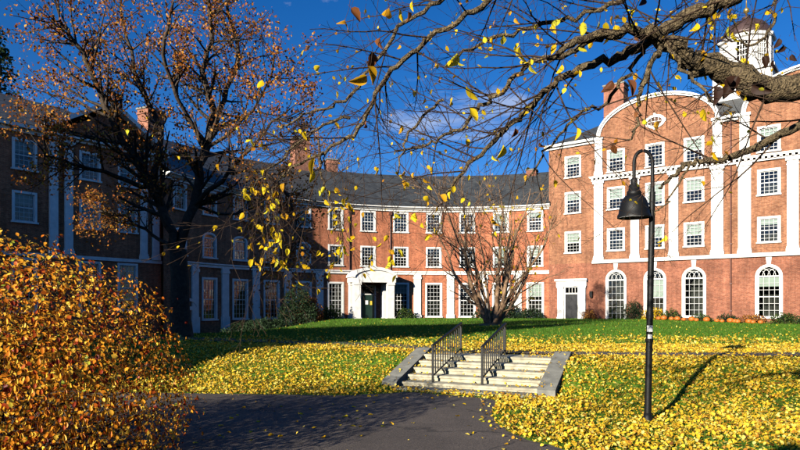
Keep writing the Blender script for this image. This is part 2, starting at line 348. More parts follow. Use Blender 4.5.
def asphalt_mat():
    m, nt, b = mat_new('asphalt'); N = nt.nodes; L = nt.links
    t = N.new('ShaderNodeTexCoord')
    n = N.new('ShaderNodeTexNoise'); n.inputs['Scale'].default_value = .7; n.inputs['Detail'].default_value = 7; n.inputs['Roughness'].default_value = .65
    v = N.new('ShaderNodeTexVoronoi'); v.inputs['Scale'].default_value = 110
    n3 = N.new('ShaderNodeTexNoise'); n3.inputs['Scale'].default_value = 60; n3.inputs['Detail'].default_value = 3
    for x in (n, v, n3): L.new(t.outputs['Object'], x.inputs['Vector'])
    r = N.new('ShaderNodeValToRGB'); r.color_ramp.elements[0].position = .3; r.color_ramp.elements[0].color = (.060, .046, .036, 1); r.color_ramp.elements[1].position = .75; r.color_ramp.elements[1].color = (.125, .098, .078, 1)
    L.new(n.outputs[0], r.inputs[0])
    mr = N.new('ShaderNodeMapRange'); mr.inputs['From Min'].default_value = .35; mr.inputs['From Max'].default_value = .65; mr.inputs['To Min'].default_value = .65; mr.inputs['To Max'].default_value = 1.45; L.new(n3.outputs[0], mr.inputs[0])
    mv = N.new('ShaderNodeMix'); mv.data_type = 'RGBA'; mv.blend_type = 'MULTIPLY'; mv.inputs['Factor'].default_value = 1
    L.new(r.outputs[0], mv.inputs['A']); L.new(mr.outputs[0], mv.inputs['B'])
    nd = N.new('ShaderNodeTexNoise'); nd.inputs['Scale'].default_value = 2.2; nd.inputs['Detail'].default_value = 5; L.new(t.outputs['Object'], nd.inputs['Vector'])
    vm = N.new('ShaderNodeMix'); vm.data_type = 'RGBA'; vm.inputs['Factor'].default_value = .35; L.new(t.outputs['Object'], vm.inputs['A']); L.new(nd.outputs['Color'], vm.inputs['B'])
    vc = N.new('ShaderNodeTexVoronoi'); vc.feature = 'DISTANCE_TO_EDGE'; vc.inputs['Scale'].default_value = .7; L.new(vm.outputs['Result'], vc.inputs['Vector'])
    mc = N.new('ShaderNodeMapRange'); mc.inputs['From Min'].default_value = .003; mc.inputs['From Max'].default_value = .012; mc.inputs['To Min'].default_value = .45; mc.inputs['To Max'].default_value = 1; L.new(vc.outputs['Distance'], mc.inputs[0])
    mk = N.new('ShaderNodeMix'); mk.data_type = 'RGBA'; mk.blend_type = 'MULTIPLY'; mk.inputs['Factor'].default_value = 1; L.new(mv.outputs['Result'], mk.inputs['A']); L.new(mc.outputs[0], mk.inputs['B']); L.new(mk.outputs['Result'], b.inputs['Base Color'])
    b.inputs['Roughness'].default_value = .85
    bp = N.new('ShaderNodeBump'); bp.inputs['Strength'].default_value = .6; bp.inputs['Distance'].default_value = .01; L.new(v.outputs[0], bp.inputs['Height']); L.new(bp.outputs[0], b.inputs['Normal'])
    return m
M['asphalt'] = asphalt_mat()

# ------------------------------------------------------------------ terrain
def ss(t): t = np.clip(t, 0, 1); return t*t*(3-2*t)
SW = np.array([.917, -.399]); SS = np.array([.399, .917]); SC = np.array([1.32, 12.3])     # stair width axis, run axis, foot centre
N_STEP, RISE, TREAD, S_HALF = 5, .118, .33, 1.42
def ground_z(x, y):
    x = np.asarray(x, float); y = np.asarray(y, float)
    y0 = np.interp(x, [-8, -3, -.2, .1, 2.6, 3.4, 5, 9, 30], [12.4, 11.9, 12.3, 12.85, 11.75, 10.6, 9.3, 8.4, 7])
    wd = np.interp(x, [-8, -3, -.2, .1, 2.6, 3.4, 5, 9, 30], [6, 4.6, 2.4, 1.75, 1.75, 2.6, 4.0, 5.2, 6])
    h = .59*ss((y-y0)/wd)
    h = h-.004*np.clip(y-14, 0, 60)
    h = h+.03*np.sin(x*.31+1)*np.sin(y*.27)*ss((y-18)/8)
    dip = ss((-x-5.5)/6)*ss((y-24)/12)                # the ground falls away in front of the shaded wing
    h = h-1.15*dip
    h = h-.2*ss((x-20)/8)*ss((y-30)/12)
    return h
def axis(lo, hi, fine_lo, fine_hi, step, grow=1.22):
    a = list(np.arange(fine_lo, fine_hi+1e-6, step)); s = step; v = fine_hi
    while v < hi: s *= grow; v += s; a.append(v)
    s = step; v = fine_lo
    while v > lo: s *= grow; v -= s; a.insert(0, v)
    return np.array(a)
gx, gy = axis(-600, 600, -9, 12, .22), axis(-400, 1200, 5, 22, .22)
GX, GY = np.meshgrid(gx, gy); GZ = ground_z(GX, GY)
# keep the sheet under the stair block
rel = np.stack([GX-SC[0], GY-SC[1]], -1); a_ = rel@SW; b_ = rel@SS
GZ = np.where((np.abs(a_) < S_HALF+.1) & (b_ > -.35) & (b_ < 2.0), GZ-.25, GZ)
nx_, ny_ = len(gx), len(gy)
i = np.arange(ny_-1)[:, None]*nx_; j = np.arange(nx_-1)[None, :]
F = np.stack([i+j, i+j+1, i+nx_+j+1, i+nx_+j], -1).reshape(-1, 4)
props(place('lawn', np_mesh('lawn', np.stack([GX, GY, GZ], -1).reshape(-1, 3), F, M['ground'], smooth=True)), kind='structure')

# lower asphalt path (flat, on the low ground)
PATH_EDGE = [(-40, 12.7), (-14, 12.5), (-7, 12.2), (-4, 11.95), (-2.2, 11.75), (-1, 11.7), (-.2, 11.95), (.15, 12.1), (.7, 11.8), (1.2, 11.5), (1.6, 11.2), (1.68, 10.7), (1.55, 10.2), (1.42, 9.5), (1.40, 8.8), (1.55, 8.0), (1.9, 7.3), (2.5, 6.2), (3.4, 5), (5.2, 3.2), (9, 0), (16, -5), (16, -14), (-40, -14)]
def densify(P, n=4):
    P = [np.array(p, float) for p in P]; o = []
    for k in range(len(P)-1):
        p0, p1, p2, p3 = P[max(k-1, 0)], P[k], P[k+1], P[min(k+2, len(P)-1)]
        for t in np.linspace(0, 1, n, endpoint=False):
            o.append(.5*((2*p1)+(-p0+p2)*t+(2*p0-5*p1+4*p2-p3)*t*t+(-p0+3*p1-3*p2+p3)*t**3))
    o.append(P[-1]); return o
edge = [tuple(p) for p in densify(PATH_EDGE[:20])]+PATH_EDGE[20:]
edge = [(x+random.uniform(-.03, .03), y+random.uniform(-.03, .03)) if abs(x) < 8 else (x, y) for x, y in edge]
mb = MB(); mb.quad(*[(x, y, .008) for x, y in edge][::-1])
props(mb.obj('asphalt_path', M['asphalt']), kind='structure')

def in_poly(x, y, poly):
    x = np.asarray(x); y = np.asarray(y); c = np.zeros(x.shape, bool); n = len(poly)
    for k in range(n):
        x0, y0 = poly[k]; x1, y1 = poly[(k+1) % n]
        if y0 == y1: continue
        cond = ((y0 > y) != (y1 > y)) & (x < (x1-x0)*(y-y0)/(y1-y0)+x0)
        c ^= cond
    return c

def ribbon(name, pts, width, mat, lift=.03):
    P = np.array(densify(pts, 10)); T = np.gradient(P, axis=0); T /= np.linalg.norm(T, axis=1)[:, None]
    Nn = np.stack([-T[:, 1], T[:, 0]], -1); k = 5; V = []
    for s in np.linspace(-.5, .5, k):
        q = P+Nn*s*width; V.append(np.stack([q[:, 0], q[:, 1], ground_z(q[:, 0], q[:, 1])+lift], -1))
    V = np.stack(V, 1); m = len(P)
    i = np.arange(m-1)[:, None]*k; j = np.arange(k-1)[None]
    F = np.stack([i+j, i+k+j, i+k+j+1, i+j+1], -1).reshape(-1, 4)
    return props(place(name, np_mesh(name, V.reshape(-1, 3), F, mat)), kind='structure')
UP_PATHS = [([(1.0, 15.6), (-.6, 16.9), (-2.0, 18.0), (-4.5, 19.3), (-9, 21.5), (-16, 25)], 1.3), ([(1.7, 14.9), (2.8, 14.35), (4.5, 13.9), (7, 13.7), (11, 13.9), (18, 15), (40, 20)], .9)]
ribbon('upper_path', UP_PATHS[0][0], 1.3, M['asphalt'])
ribbon('upper_path', UP_PATHS[1][0], .9, M['asphalt'])

# ------------------------------------------------------------------ windows
def bar(mb, p0, p1, wd, y0, y1):
    (x0, z0), (x1, z1) = p0, p1; dx, dz = x1-x0, z1-z0; l = math.hypot(dx, dz) or 1
    nx, nz = -dz/l*wd/2, dx/l*wd/2
    mb.prism([(x0+nx, z0+nz), (x1+nx, z1+nz), (x1-nx, z1-nz), (x0-nx, z0-nz)], y0, y1)

def arc_pts(wd, h, rise, n=14, grow=0.0):
    """top curve of an opening of width wd whose crown is at h"""
    a = wd/2+grow; b = rise+grow; zs = h-rise
    return [(-a*math.cos(math.pi*k/n), zs+b*math.sin(math.pi*k/n)) for k in range(n+1)]

WIN = {}
def window_meshes(key, wd, h, cols, rows, rise=0, trim=.17, sill=True, key_stone=False, blind=0, fan=False):
    """opening with its foot at z=0; -y is outwards"""
    t = MB(); y0, y1 = -.06, .14
    if rise:
        zs = h-rise
        t.box(-wd/2-trim, -wd/2, y0, y1, 0, zs); t.box(wd/2, wd/2+trim, y0, y1, 0, zs)
        i_, o_ = arc_pts(wd, h, rise), arc_pts(wd, h, rise, grow=trim)
        for k in range(len(i_)-1): t.prism([i_[k], o_[k], o_[k+1], i_[k+1]], y0, y1)
    else:
        t.box(-wd/2-trim, -wd/2, y0, y1, 0, h); t.box(wd/2, wd/2+trim, y0, y1, 0, h)
        t.box(-wd/2-trim, wd/2+trim, y0, y1, h, h+trim)
    if key_stone: t.prism([(-.12, h-.02), (-.2, h+.75), (.2, h+.75), (.12, h-.02)], -.1, .0)
    if sill: t.box(-wd/2-trim-.06, wd/2+trim+.06, -.15, .1, -.11, 0)
    s = MB(); a, b = .075, .115; zs = h-rise if rise else h
    for x in (-wd/2+.03, wd/2-.03): s.box(x-.035, x+.035, a-.02, b+.02, .0, zs)
    s.box(-wd/2, wd/2, a-.02, b+.02, 0, .075); s.box(-wd/2, wd/2, a-.02, b+.02, zs-.06, zs)
    s.box(-wd/2, wd/2, a-.03, b, zs*.5-.035, zs*.5+.035)
    for c in range(1, cols): x = -wd/2+wd*c/cols; s.box(x-.012, x+.012, a, b, 0, zs)
    for r in range(1, rows):
        z = zs*r/rows; s.box(-wd/2, wd/2, a+.002, b-.002, z-.012, z+.012)
    if rise:
        s.box(-wd/2, wd/2, a-.03, b+.02, zs-.06, zs+.05)
        inn = arc_pts(wd, h, rise, grow=-.06); outr = arc_pts(wd, h, rise)
        for k in range(len(inn)-1): s.prism([inn[k], outr[k], outr[k+1], inn[k+1]], a-.02, b+.02)
        if rise > .4:       # interlaced curved glazing bars
            R_ = wd/2
            for k in range(-3, 4):
                c = k*wd/4
                pr = None
                for q in range(0, 9):
                    an = math.pi*q/8; x, z = c+R_*.62*math.cos(an), zs+R_*.62*math.sin(an)*1.25
                    ok = (x/(wd/2))**2+((z-zs)/rise)**2 < 1
                    if pr and ok and prok: bar(s, pr, (x, z), .03, a, b)
                    pr = (x, z); prok = ok
    g = MB()
    if rise:
        top = arc_pts(wd, h, rise); g.quad((-wd/2, .1, 0), (wd/2, .1, 0), *[(x, .1, z) for x, z in top[::-1]])
    else: g.quad((-wd/2, .1, 0), (wd/2, .1, 0), (wd/2, .1, h), (-wd/2, .1, h))
    WIN[key] = dict(t=t.mesh('window_surround', M['white']), s=s.mesh('sash', M['whitew']), g=g.mesh('glass_pane', M['glass'], fix=False), w=wd, h=zs, blind={})
    return WIN[key]

def put_window(key, parent, loc, rz=0, blind=None, name='window'):
    W = WIN[key]
    o = place(name, W['t'], parent, loc, (0, 0, rz))
    place('sash', W['s'], o); place('glass_pane', W['g'], o)
    if blind is None: blind = random.choice([0, .25, .35, .5, .5, .62, .8])
    if blind:
        if blind not in W['blind']:
            b = MB(); b.box(-W['w']/2+.02, W['w']/2-.02, .17, .185, W['h']*(1-blind), W['h']-.01)
            W['blind'][blind] = b.mesh('blind', M['blind'])
        place('blind', W['blind'][blind], o)
    return o

def wall(mb, u0, u1, z0, z1, holes, mp, du=None, reveal=.2):
    """wall sheet with openings. holes: (u0,u1,z0,z1,rise). mp(u,d,z)->point"""
    us = {u0, u1}; zs = {z0, z1}
    for h in holes: us |= {h[0], h[1]}; zs |= {max(h[2], z0), min(h[3], z1)}
    if du:
        n = int((u1-u0)/du); us |= {u0+(u1-u0)*k/n for k in range(1, n)}
    us = sorted(us); zs = sorted(zs)
    for a, b in zip(us, us[1:]):
        if b-a < 1e-5: continue
        for c, d in zip(zs, zs[1:]):
            um, zm = (a+b)/2, (c+d)/2
            if any(h[0] < um < h[1] and h[2] < zm < h[3] for h in holes): continue
            mb.quad(mp(a, 0, c), mp(b, 0, c), mp(b, 0, d), mp(a, 0, d), uv=[(a, c), (b, c), (b, d), (a, d)])
    for h in holes:
        a, b, c, d, rise = h; zs_ = d-rise
        def rv(p, q):
            mb.quad(mp(p[0], 0, p[1]), mp(q[0], 0, q[1]), mp(q[0], reveal, q[1]), mp(p[0], reveal, p[1]), uv=[(p[0], p[1]), (q[0], q[1]), (q[0]+.2, q[1]+.01), (p[0]+.2, p[1]+.01)])
        rv((a, c), (a, zs_)); rv((b, zs_), (b, c)); rv((b, c), (a, c))
        if rise:
            top = [(x+(a+b)/2, z+c) for x, z in arc_pts(b-a, d-c, rise)]
            for p, q in zip(top, top[1:]): rv(p, q)
            half = len(top)//2
            for part, corner in ((top[:half+1], (a, d)), (top[half:], (b, d))):
                for p, q in zip(part, part[1:]):
                    mb.quad(mp(p[0], 0, p[1]), mp(q[0], 0, q[1]), mp(corner[0], 0, corner[1]), uv=[p, q, corner])
        else: rv((a, d), (b, d))

def roof_face(mb, *P):
    P = [Vector(p) for p in P]
    a = (P[1]-P[0]).normalized(); n = a.cross(P[-1]-P[0]).normalized(); b = n.cross(a)
    mb.quad(*P, uv=[((p-P[0]).dot(a), (p-P[0]).dot(b)) for p in P])

def chimney(parent, x0, x1, y0, y1, z0, z1):
    mb = MB(); mb.box(x0, x1, y0, y1, z0, z1-.55); mb.box(x0-.07, x1+.07, y0-.07, y1+.07, z1-.55, z1-.38); mb.box(x0-.02, x1+.02, y0-.02, y1+.02, z1-.38, z1-.14)
    o = mb.obj('chimney', M['brick_chim'], parent)
    c = MB(); c.box(x0-.1, x1+.1, y0-.1, y1+.1, z1-.14, z1); c.obj('chimney_cap', M['stonec'], o)
    return o

def pilaster(parent, mbname, u0, u1, z0, z1, d=.14):
    mb = MB(); w = u1-u0
    mb.box(u0, u1, -d, .02, z0+.4, z1-.55); mb.box(u0-.07, u1+.07, -d-.07, .02, z0, z0+.25); mb.box(u0-.035, u1+.035, -d-.035, .02, z0+.25, z0+.4)
    mb.box(u0-.04, u1+.04, -d-.04, .02, z1-.55, z1-.47); mb.box(u0, u1, -d-.005, .02, z1-.47, z1-.22); mb.box(u0-.1, u1+.1, -d-.1, .02, z1-.22, z1)
    return mb.obj(mbname, M['white'], parent)

straight = lambda u, d, z: (u, d, z)
window_meshes('r', 1.26, 1.82, 4, 6)
window_meshes('rarch', 1.5, 3.95, 4, 6, rise=.75, trim=.19, key_stone=True)
window_meshes('rdoor', 1.5, 4.35, 4, 6, rise=.75, trim=.19, sill=False, key_stone=True)
window_meshes('c', 1.24, 1.80, 4, 6, trim=.16)
window_meshes('carch', 1.24, 1.86, 4, 6, rise=.3, trim=.16)
window_meshes('cg', 1.36, 3.2, 4, 8, trim=.17)
window_meshes('l', 1.15, 1.72, 4, 6, trim=.15)
window_meshes('lg', 1.2, 3.2, 4, 8, trim=.16)

# ------------------------------------------------------------------ tall brick hall with curved gables
hall = empty('brick_hall', (14.36, 59.97, 0), math.atan2(-.619, .786), 'tall orange brick hall with curved gables, white pilasters and a domed cupola', 'building')
UE = 31.4
G1, G2 = 9.83, 21.6                                   # gable centres
cols = [2.42, 6.46, 9.83, 12.97, 18.4, 21.6, 24.8, 29.0]
holes_up = []; holes_dn = []
for c in cols:
    for z in (14.65, 11.27, 7.55): holes_up.append((c-.63, c+.63, z-.91, z+.91, 0))
for c in cols[1:-1]:
    z0 = .35 if c == 6.46 else .75
    holes_dn.append((c-.75, c+.75, z0, 4.7, .75))
holes_dn.append((1.72, 2.92, .3, 3.35, 0)); holes_dn.append((28.25, 29.75, .75, 4.7, .75))
mb = MB(); wall(mb, 0, UE, 5.6, 16.95, holes_up, straight)
for g in (G1, G2):                                    # brick in the curved gables
    n = 28; pr = None
    for k in range(n+1):
        a = math.pi*k/n; p = (g-4.8*math.cos(a), 16.95+2.75*math.sin(a))
        if pr: mb.quad((pr[0], 0, 16.95), (p[0], 0, 16.95), (p[0], 0, p[1]), (pr[0], 0, pr[1]), uv=[(pr[0], 16.95), (p[0], 16.95), p, pr])
        pr = p
for ua in (0, UE): mb.quad((ua, 0, -1), (ua, 14, -1), (ua, 14, 16.95), (ua, 0, 16.95), uv=[(0, -1), (14, -1), (14, 16.95), (0, 16.95)])
mb.quad((0, 14, -1), (UE, 14, -1), (UE, 14, 16.95), (0, 14, 16.95), uv=[(0, -1), (UE, -1), (UE, 16.95), (0, 16.95)])
mb.obj('wall', M['brick_r'], hall, uv=True)
mb = MB(); wall(mb, 0, UE, -.8, 5.6, holes_dn, straight); mb.obj('ground_floor_wall', M['brick_rl'], hall, uv=True)
mb = MB(); mb.quad((0, 2.2, -.8), (UE, 2.2, -.8), (UE, 2.2, 16.9), (0, 2.2, 16.9)); mb.obj('interior_wall', M['room'], hall)  # dark sheet behind the openings, coloured to stand for unlit rooms
mb = MB()
for z in (5.1, 9.6, 13.1): mb.box(.1, UE-.1, .25, 2.15, z, z+.25)
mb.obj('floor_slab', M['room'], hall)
for c in cols:
    for z in (14.65, 11.27, 7.55): put_window('r', hall, (c, 0, z-.91))
for c in cols[1:-1]+[29.0]:
    if c == 6.46: put_window('rdoor', hall, (c, 0, .35), blind=0, name='french_door')
    else: put_window('rarch', hall, (c, 0, .75))
PIL = [(4.48, 5.32), (7.78, 8.52), (11.0, 11.76), (14.30, 15.20), (16.28, 17.18), (19.62, 20.38), (22.82, 23.58), (26.2, 27.1)]
for a, b in PIL: pilaster(hall, 'pilaster', a, b, 5.8, 13.0)
for a, b in ((4.55, 5.25), (14.4, 15.1), (16.38, 17.08), (26.3, 27.0)): pilaster(hall, 'attic_pilaster', a, b, 13.55, 17.0, .12)
mb = MB(); mb.box(4.3, 27.3, -.22, .02, 5.5, 5.68); mb.box(4.32, 27.28, -.16, .02, 5.68, 5.8); mb.obj('string_course', M['white'], hall)
mb = MB(); mb.box(4.25, 27.35, -.2, .02, 13.0, 13.14); mb.box(4.15, 27.45, -.36, .02, 13.3, 13.38); mb.box(4.1, 27.5, -.44, .02, 13.38, 13.46)
o = mb.obj('cornice', M['white'], hall)
mb = MB()
for k in range(58): mb.box(4.28+k*.402, 4.28+k*.402+.2, -.32, .02, 13.14, 13.3)
mb.obj('dentils', M['white'], o)
for a, b in ((-.35, 4.5), (15.15, 16.3), (27.0, UE+.35)):
    mb = MB(); mb.box(a, b, -.18, .02, 16.55, 16.75); mb.box(a, b, -.42, .02, 16.75, 16.98); mb.obj('eave_cornice', M['white'], hall)
for g in (G1, G2):
    mb = MB(); n = 30
    for k in range(n):
        a0, a1 = math.pi*k/n, math.pi*(k+1)/n
        f = lambda a, e: (g-(4.78+e)*math.cos(a), 16.98+(2.72+e)*math.sin(a))
        mb.prism([f(a0, 0), f(a1, 0), f(a1, .16), f(a0, .16)], -.14, .5); mb.prism([f(a0, .16), f(a1, .16), f(a1, .32), f(a0, .32)], -.26, .6)
    mb.obj('gable_coping', M['white'], hall)
    mb = MB(); n = 24
    for k in range(n):
        a0, a1 = 2*math.pi*k/n, 2*math.pi*(k+1)/n
        f = lambda a, e: (g+(.62+e)*math.cos(a), 17.6+(.36+e)*math.sin(a))
        mb.prism([f(a0, 0), f(a1, 0), f(a1, .24), f(a0, .24)], -.09, .02)
    for sx, sz in ((0, 1), (0, -1), (1, 0), (-1, 0)): mb.box(g+sx*.82-.11, g+sx*.82+.11, -.12, .02, 17.6+sz*.58-.13, 17.6+sz*.58+.13)
    ow = mb.obj('oval_window', M['white'], hall)
    mb = MB(); mb.quad(*[(g+.64*math.cos(2*math.pi*k/24), -.02, 17.6+.38*math.sin(2*math.pi*k/24)) for k in range(24)]); mb.obj('glass_pane', M['glass'], ow)
    mb = MB()
    for x in (-.3, 0, .3): mb.box(g+x-.02, g+x+.02, -.05, -.03, 17.6-.33, 17.6+.33)
    mb.box(g-.6, g+.6, -.052, -.032, 17.58, 17.62); mb.obj('glazing_bar', M['white'], ow)
    mb = MB(); n = 24                                  # barrel roof behind the gable
    for k in range(n):
        a0, a1 = math.pi*k/n, math.pi*(k+1)/n
        f = lambda a, d: (g-4.95*math.cos(a), d, 16.98+2.9*math.sin(a))
        roof_face(mb, f(a0, .55), f(a1, .55), f(a1, 7), f(a0, 7))
    mb.obj('gable_roof', M['slate'], hall, uv=True)
mb = MB(); e = .45
A, B, C_, D_ = (-e, .06, 16.985), (UE+e, .06, 16.985), (UE+e, 14+e, 16.985), (-e, 14+e, 16.985); R0, R1 = (6.2, 7, 21), (UE-6.2, 7, 21)
roof_face(mb, A, B, R1, R0); roof_face(mb, C_, D_, R0, R1); roof_face(mb, D_, A, R0); roof_face(mb, B, C_, R1); mb.quad(D_, C_, B, A)
mb.obj('roof', M['slate'], hall, uv=True)
chimney(hall, 4.1, 6.0, 3.4, 4.7, 18.0, 22.9); chimney(hall, 25.4, 27.3, 3.4, 4.7, 18.0, 22.9)
# cupola
cup = MB(); cu, cd = 15.72, 7.0
cup.box(cu-2.3, cu+2.3, cd-2.3, cd+2.3, 19.4, 21.9); cup.box(cu-2.5, cu+2.5, cd-2.5, cd+2.5, 21.9, 22.15)
cupo = cup.obj('cupola', M['white'], hall)
ph = math.pi/8; ap = 2.08*math.cos(math.pi/8)
for k in range(8):
    a = k*math.pi/4+math.radians(38.2)*0
    p = MB(); hw = 2.08*math.sin(math.pi/8)
    p.box(-hw+.02, -.42, -.1, .1, 22.15, 25.0); p.box(.42, hw-.02, -.1, .1, 22.15, 25.0); p.box(-.42, .42, -.1, .1, 22.15, 22.6); p.box(-.42, .42, -.1, .1, 24.7, 25.0)
    for x in (-.2, 0, .2): p.box(x-.03, x+.03, -.05, .05, 22.6, 24.7)
    for z in (23.0, 23.5, 24.0, 24.4): p.box(-.42, .42, -.045, .045, z-.03, z+.03)
    o = p.obj('lantern_panel', M['white'], cupo); o.location = (cu+ap*math.cos(a), cd+ap*math.sin(a), 0); o.rotation_euler = (0, 0, a+math.pi/2)
p = MB(); p.lathe([(2.15, 25.0), (2.35, 25.12), (2.4, 25.35), (2.1, 25.42)], 8, (cu, cd), ph); p.obj('lantern_cornice', M['white'], cupo)
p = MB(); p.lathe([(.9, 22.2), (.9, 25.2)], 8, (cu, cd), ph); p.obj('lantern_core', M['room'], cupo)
p = MB(); p.lathe([(2.05, 25.4), (2.0, 25.75), (1.82, 26.25), (1.5, 26.65), (1.05, 26.95), (.5, 27.12), (.32, 27.3), (.38, 27.45), (.12, 27.55)], 16, (cu, cd)); d_ = p.obj('dome', M['copper'], cupo, smooth=True)
p = MB(); p.lathe([(.06, 27.5), (.07, 27.8), (.22, 27.95), (.27, 28.1), (.2, 28.26), (.06, 28.36), (.04, 28.9), (.005, 29.3)], 12, (cu, cd)); p.obj('finial', M['gold'], cupo, smooth=True)
# side entrance
ent = MB()
for a in (.95, 3.1): ent.box(a, a+.6, -.22, .02, .3, 3.45); ent.box(a-.05, a+.65, -.27, .02, .3, .55); ent.box(a-.05, a+.65, -.27, .02, 3.3, 3.45)
ent.box(.85, 3.8, -.26, .02, 3.45, 3.95); ent.box(.75, 3.9, -.42, .02, 3.95, 4.15); ent.box(1.55, 1.72, -.1, .1, .3, 3.35); ent.box(2.92, 3.1, -.1, .1, .3, 3.35); ent.box(1.55, 3.1, -.1, .1, 3.35, 3.45)
ent.box(1.72, 2.92, -.05, .1, 2.72, 2.84)
en = ent.obj('side_entrance', M['white'], hall)
p = MB(); p.box(1.72, 2.92, .1, .16, .3, 2.72)
for x in (1.82, 2.4):
    for z, h in ((.45, .7), (1.3, .55), (2.0, .6)): p.box(x, x+.42, .085, .1, z, z+h)
p.obj('door', M['doorblack'], en)
p = MB()
for x in (2.02, 2.32, 2.62): p.box(x-.02, x+.02, .04, .08, 2.84, 3.35)
p.obj('transom_bars', M['white'], en)
p = MB(); p.quad((1.72, .1, 2.84), (2.92, .1, 2.84), (2.92, .1, 3.35), (1.72, .1, 3.35)); p.obj('glass_pane', M['glass'], en)
p = MB(); p.tube([(15.75, -.1, .3), (15.75, -.1, 16.6)], [.06, .06], 8)
for z in (1.2, 3.4, 6.6, 9, 11.4, 14.4): p.box(15.66, 15.84, -.17, .02, z, z+.06)
p.obj('downpipe', M['pipe'], hall)
p = MB(); p.box(4.14, 4.36, -.3, .02, 2.4, 2.5); p.box(4.12, 4.38, -.32, -.06, 2.5, 2.95); p.obj('wall_lantern', M['metal'], hall)

# ------------------------------------------------------------------ red brick crescent
CC, CR = (4.794, 39.70), 22.66
cres = empty('brick_crescent', (CC[0], CC[1], 0), 0, 'red brick crescent building with slate roof and arched white portico', 'building')
DR = math.radians
def cmap(u, d, z):            # u = arc length from the angle 0, d = depth behind the wall
    a = u/CR; r = CR+d; return (r*math.sin(a), r*math.cos(a), z)
TH0, TH1 = -76, 25.6
ths = [-20.48+8.45*k for k in range(-6, 6)]
EZ = 11.35
holes = []
for k, t in enumerate(ths):
    u = DR(t)*CR; k -= 6
    holes.append((u-.62, u+.62, 9.86-.9, 9.86+.9, 0))
    holes.append((u-.62, u+.62, 6.43-.9, 6.43+.9 if k > -2 else 6.43+.96, 0 if k > -2 else .3))
    if k == 0: holes.append((u-.8, u+.8, .3, 3.5, 0))
    else: holes.append((u-.68, u+.68, .55, 3.75, 0))
mb = MB(); wall(mb, DR(TH0)*CR, DR(TH1)*CR, -2.2, EZ, holes, cmap, du=1.0)
mb.obj('wall', M['brick_c'], cres, uv=True)
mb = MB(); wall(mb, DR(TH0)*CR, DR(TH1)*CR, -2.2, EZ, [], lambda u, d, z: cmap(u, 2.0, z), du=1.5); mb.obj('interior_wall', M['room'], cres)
mb = MB(); wall(mb, DR(TH0)*CR, DR(TH1)*CR, -2.2, EZ, [], lambda u, d, z: cmap(u, 11, z), du=1.5); mb.obj('rear_wall', M['brick_c'], cres, uv=True)
def sweep(prof, t0, t1, n):
    mb = MB(); m = len(prof)
    for k in range(n+1):
        a = DR(t0+(t1-t0)*k/n)*CR
        mb.v += [cmap(a, d, z) for d, z in prof]
    for k in range(n):
        for q in range(m):
            q2 = (q+1) % m; mb.f.append((k*m+q, k*m+q2, (k+1)*m+q2, (k+1)*m+q)); mb.uv.append([(0, 0)]*4)
    mb.f.append(tuple(range(m))); mb.uv.append([(0, 0)]*m); mb.f.append(tuple(range((n+1)*m-1, n*m-1, -1))); mb.uv.append([(0, 0)]*m)
    return mb
sweep([(.02, 10.98), (-.16, 10.98), (-.16, 11.12), (-.28, 11.16), (-.42, 11.3), (-.55, 11.34), (-.55, 11.46), (.02, 11.46)], TH0, TH1, 80).obj('eave_cornice', M['white'], cres)
sweep([(.02, 4.72), (-.14, 4.72), (-.14, 4.9), (-.22, 4.95), (-.22, 5.06), (.02, 5.06)], -72, TH1, 80).obj('string_course', M['white'], cres)
mb = MB(); n = 64
for k in range(n):
    a, b = DR(TH0+(TH1-TH0)*k/n)*CR, DR(TH0+(TH1-TH0)*(k+1)/n)*CR
    for d0, z0, d1, z1 in ((-.62, 11.47, 5.2, 15.7), (5.2, 15.7, 11.6, 11.47)):
        p = [cmap(a, d0, z0), cmap(b, d0, z0), cmap(b, d1, z1), cmap(a, d1, z1)]; sl_ = math.hypot(d1-d0, z1-z0)
        mb.quad(*p, uv=[(a, 0), (b, 0), (b, sl_), (a, sl_)])
mb.obj('roof', M['slate'], cres, uv=True)
for k, t in enumerate(ths):
    a = DR(t); k -= 6; loc = lambda z: (CR*math.sin(a), CR*math.cos(a), z)
    put_window('c', cres, loc(9.86-.9), -a)
    put_window('c' if k > -2 else 'carch', cres, loc(6.43-.9), -a)
    if k != 0: put_window('cg', cres, loc(.55), -a, blind=random.choice([0, 0, .3, .4]))
pm = MB(); pm.box(-.36, .36, -.14, .02, -.5, 4.3); pm.box(-.42, .42, -.2, .02, -.5, .75); pm.box(-.42, .42, -.2, .02, 4.3, 4.5); pm.box(-.38, .38, -.16, .02, 4.5, 4.72)
pm = pm.mesh('pilaster', M['white'])
for t in [-20.48+8.45*(k+.5) for k in range(-6, 6)]:
    if t < 25.2: a = DR(t); place('pilaster', pm, cres, (CR*math.sin(a), CR*math.cos(a), 0), (0, 0, -a))
dp = MB(); dp.tube([(0, -.1, .3), (0, -.1, 11.1)], [.06, .06], 8); dp.box(-.14, .14, -.26, .02, 10.6, 10.95); dp = dp.mesh('downpipe', M['pipe'])
for t in (-25.4, -14.75): a = DR(t); place('downpipe', dp, cres, (CR*math.sin(a), CR*math.cos(a), 0), (0, 0, -a))
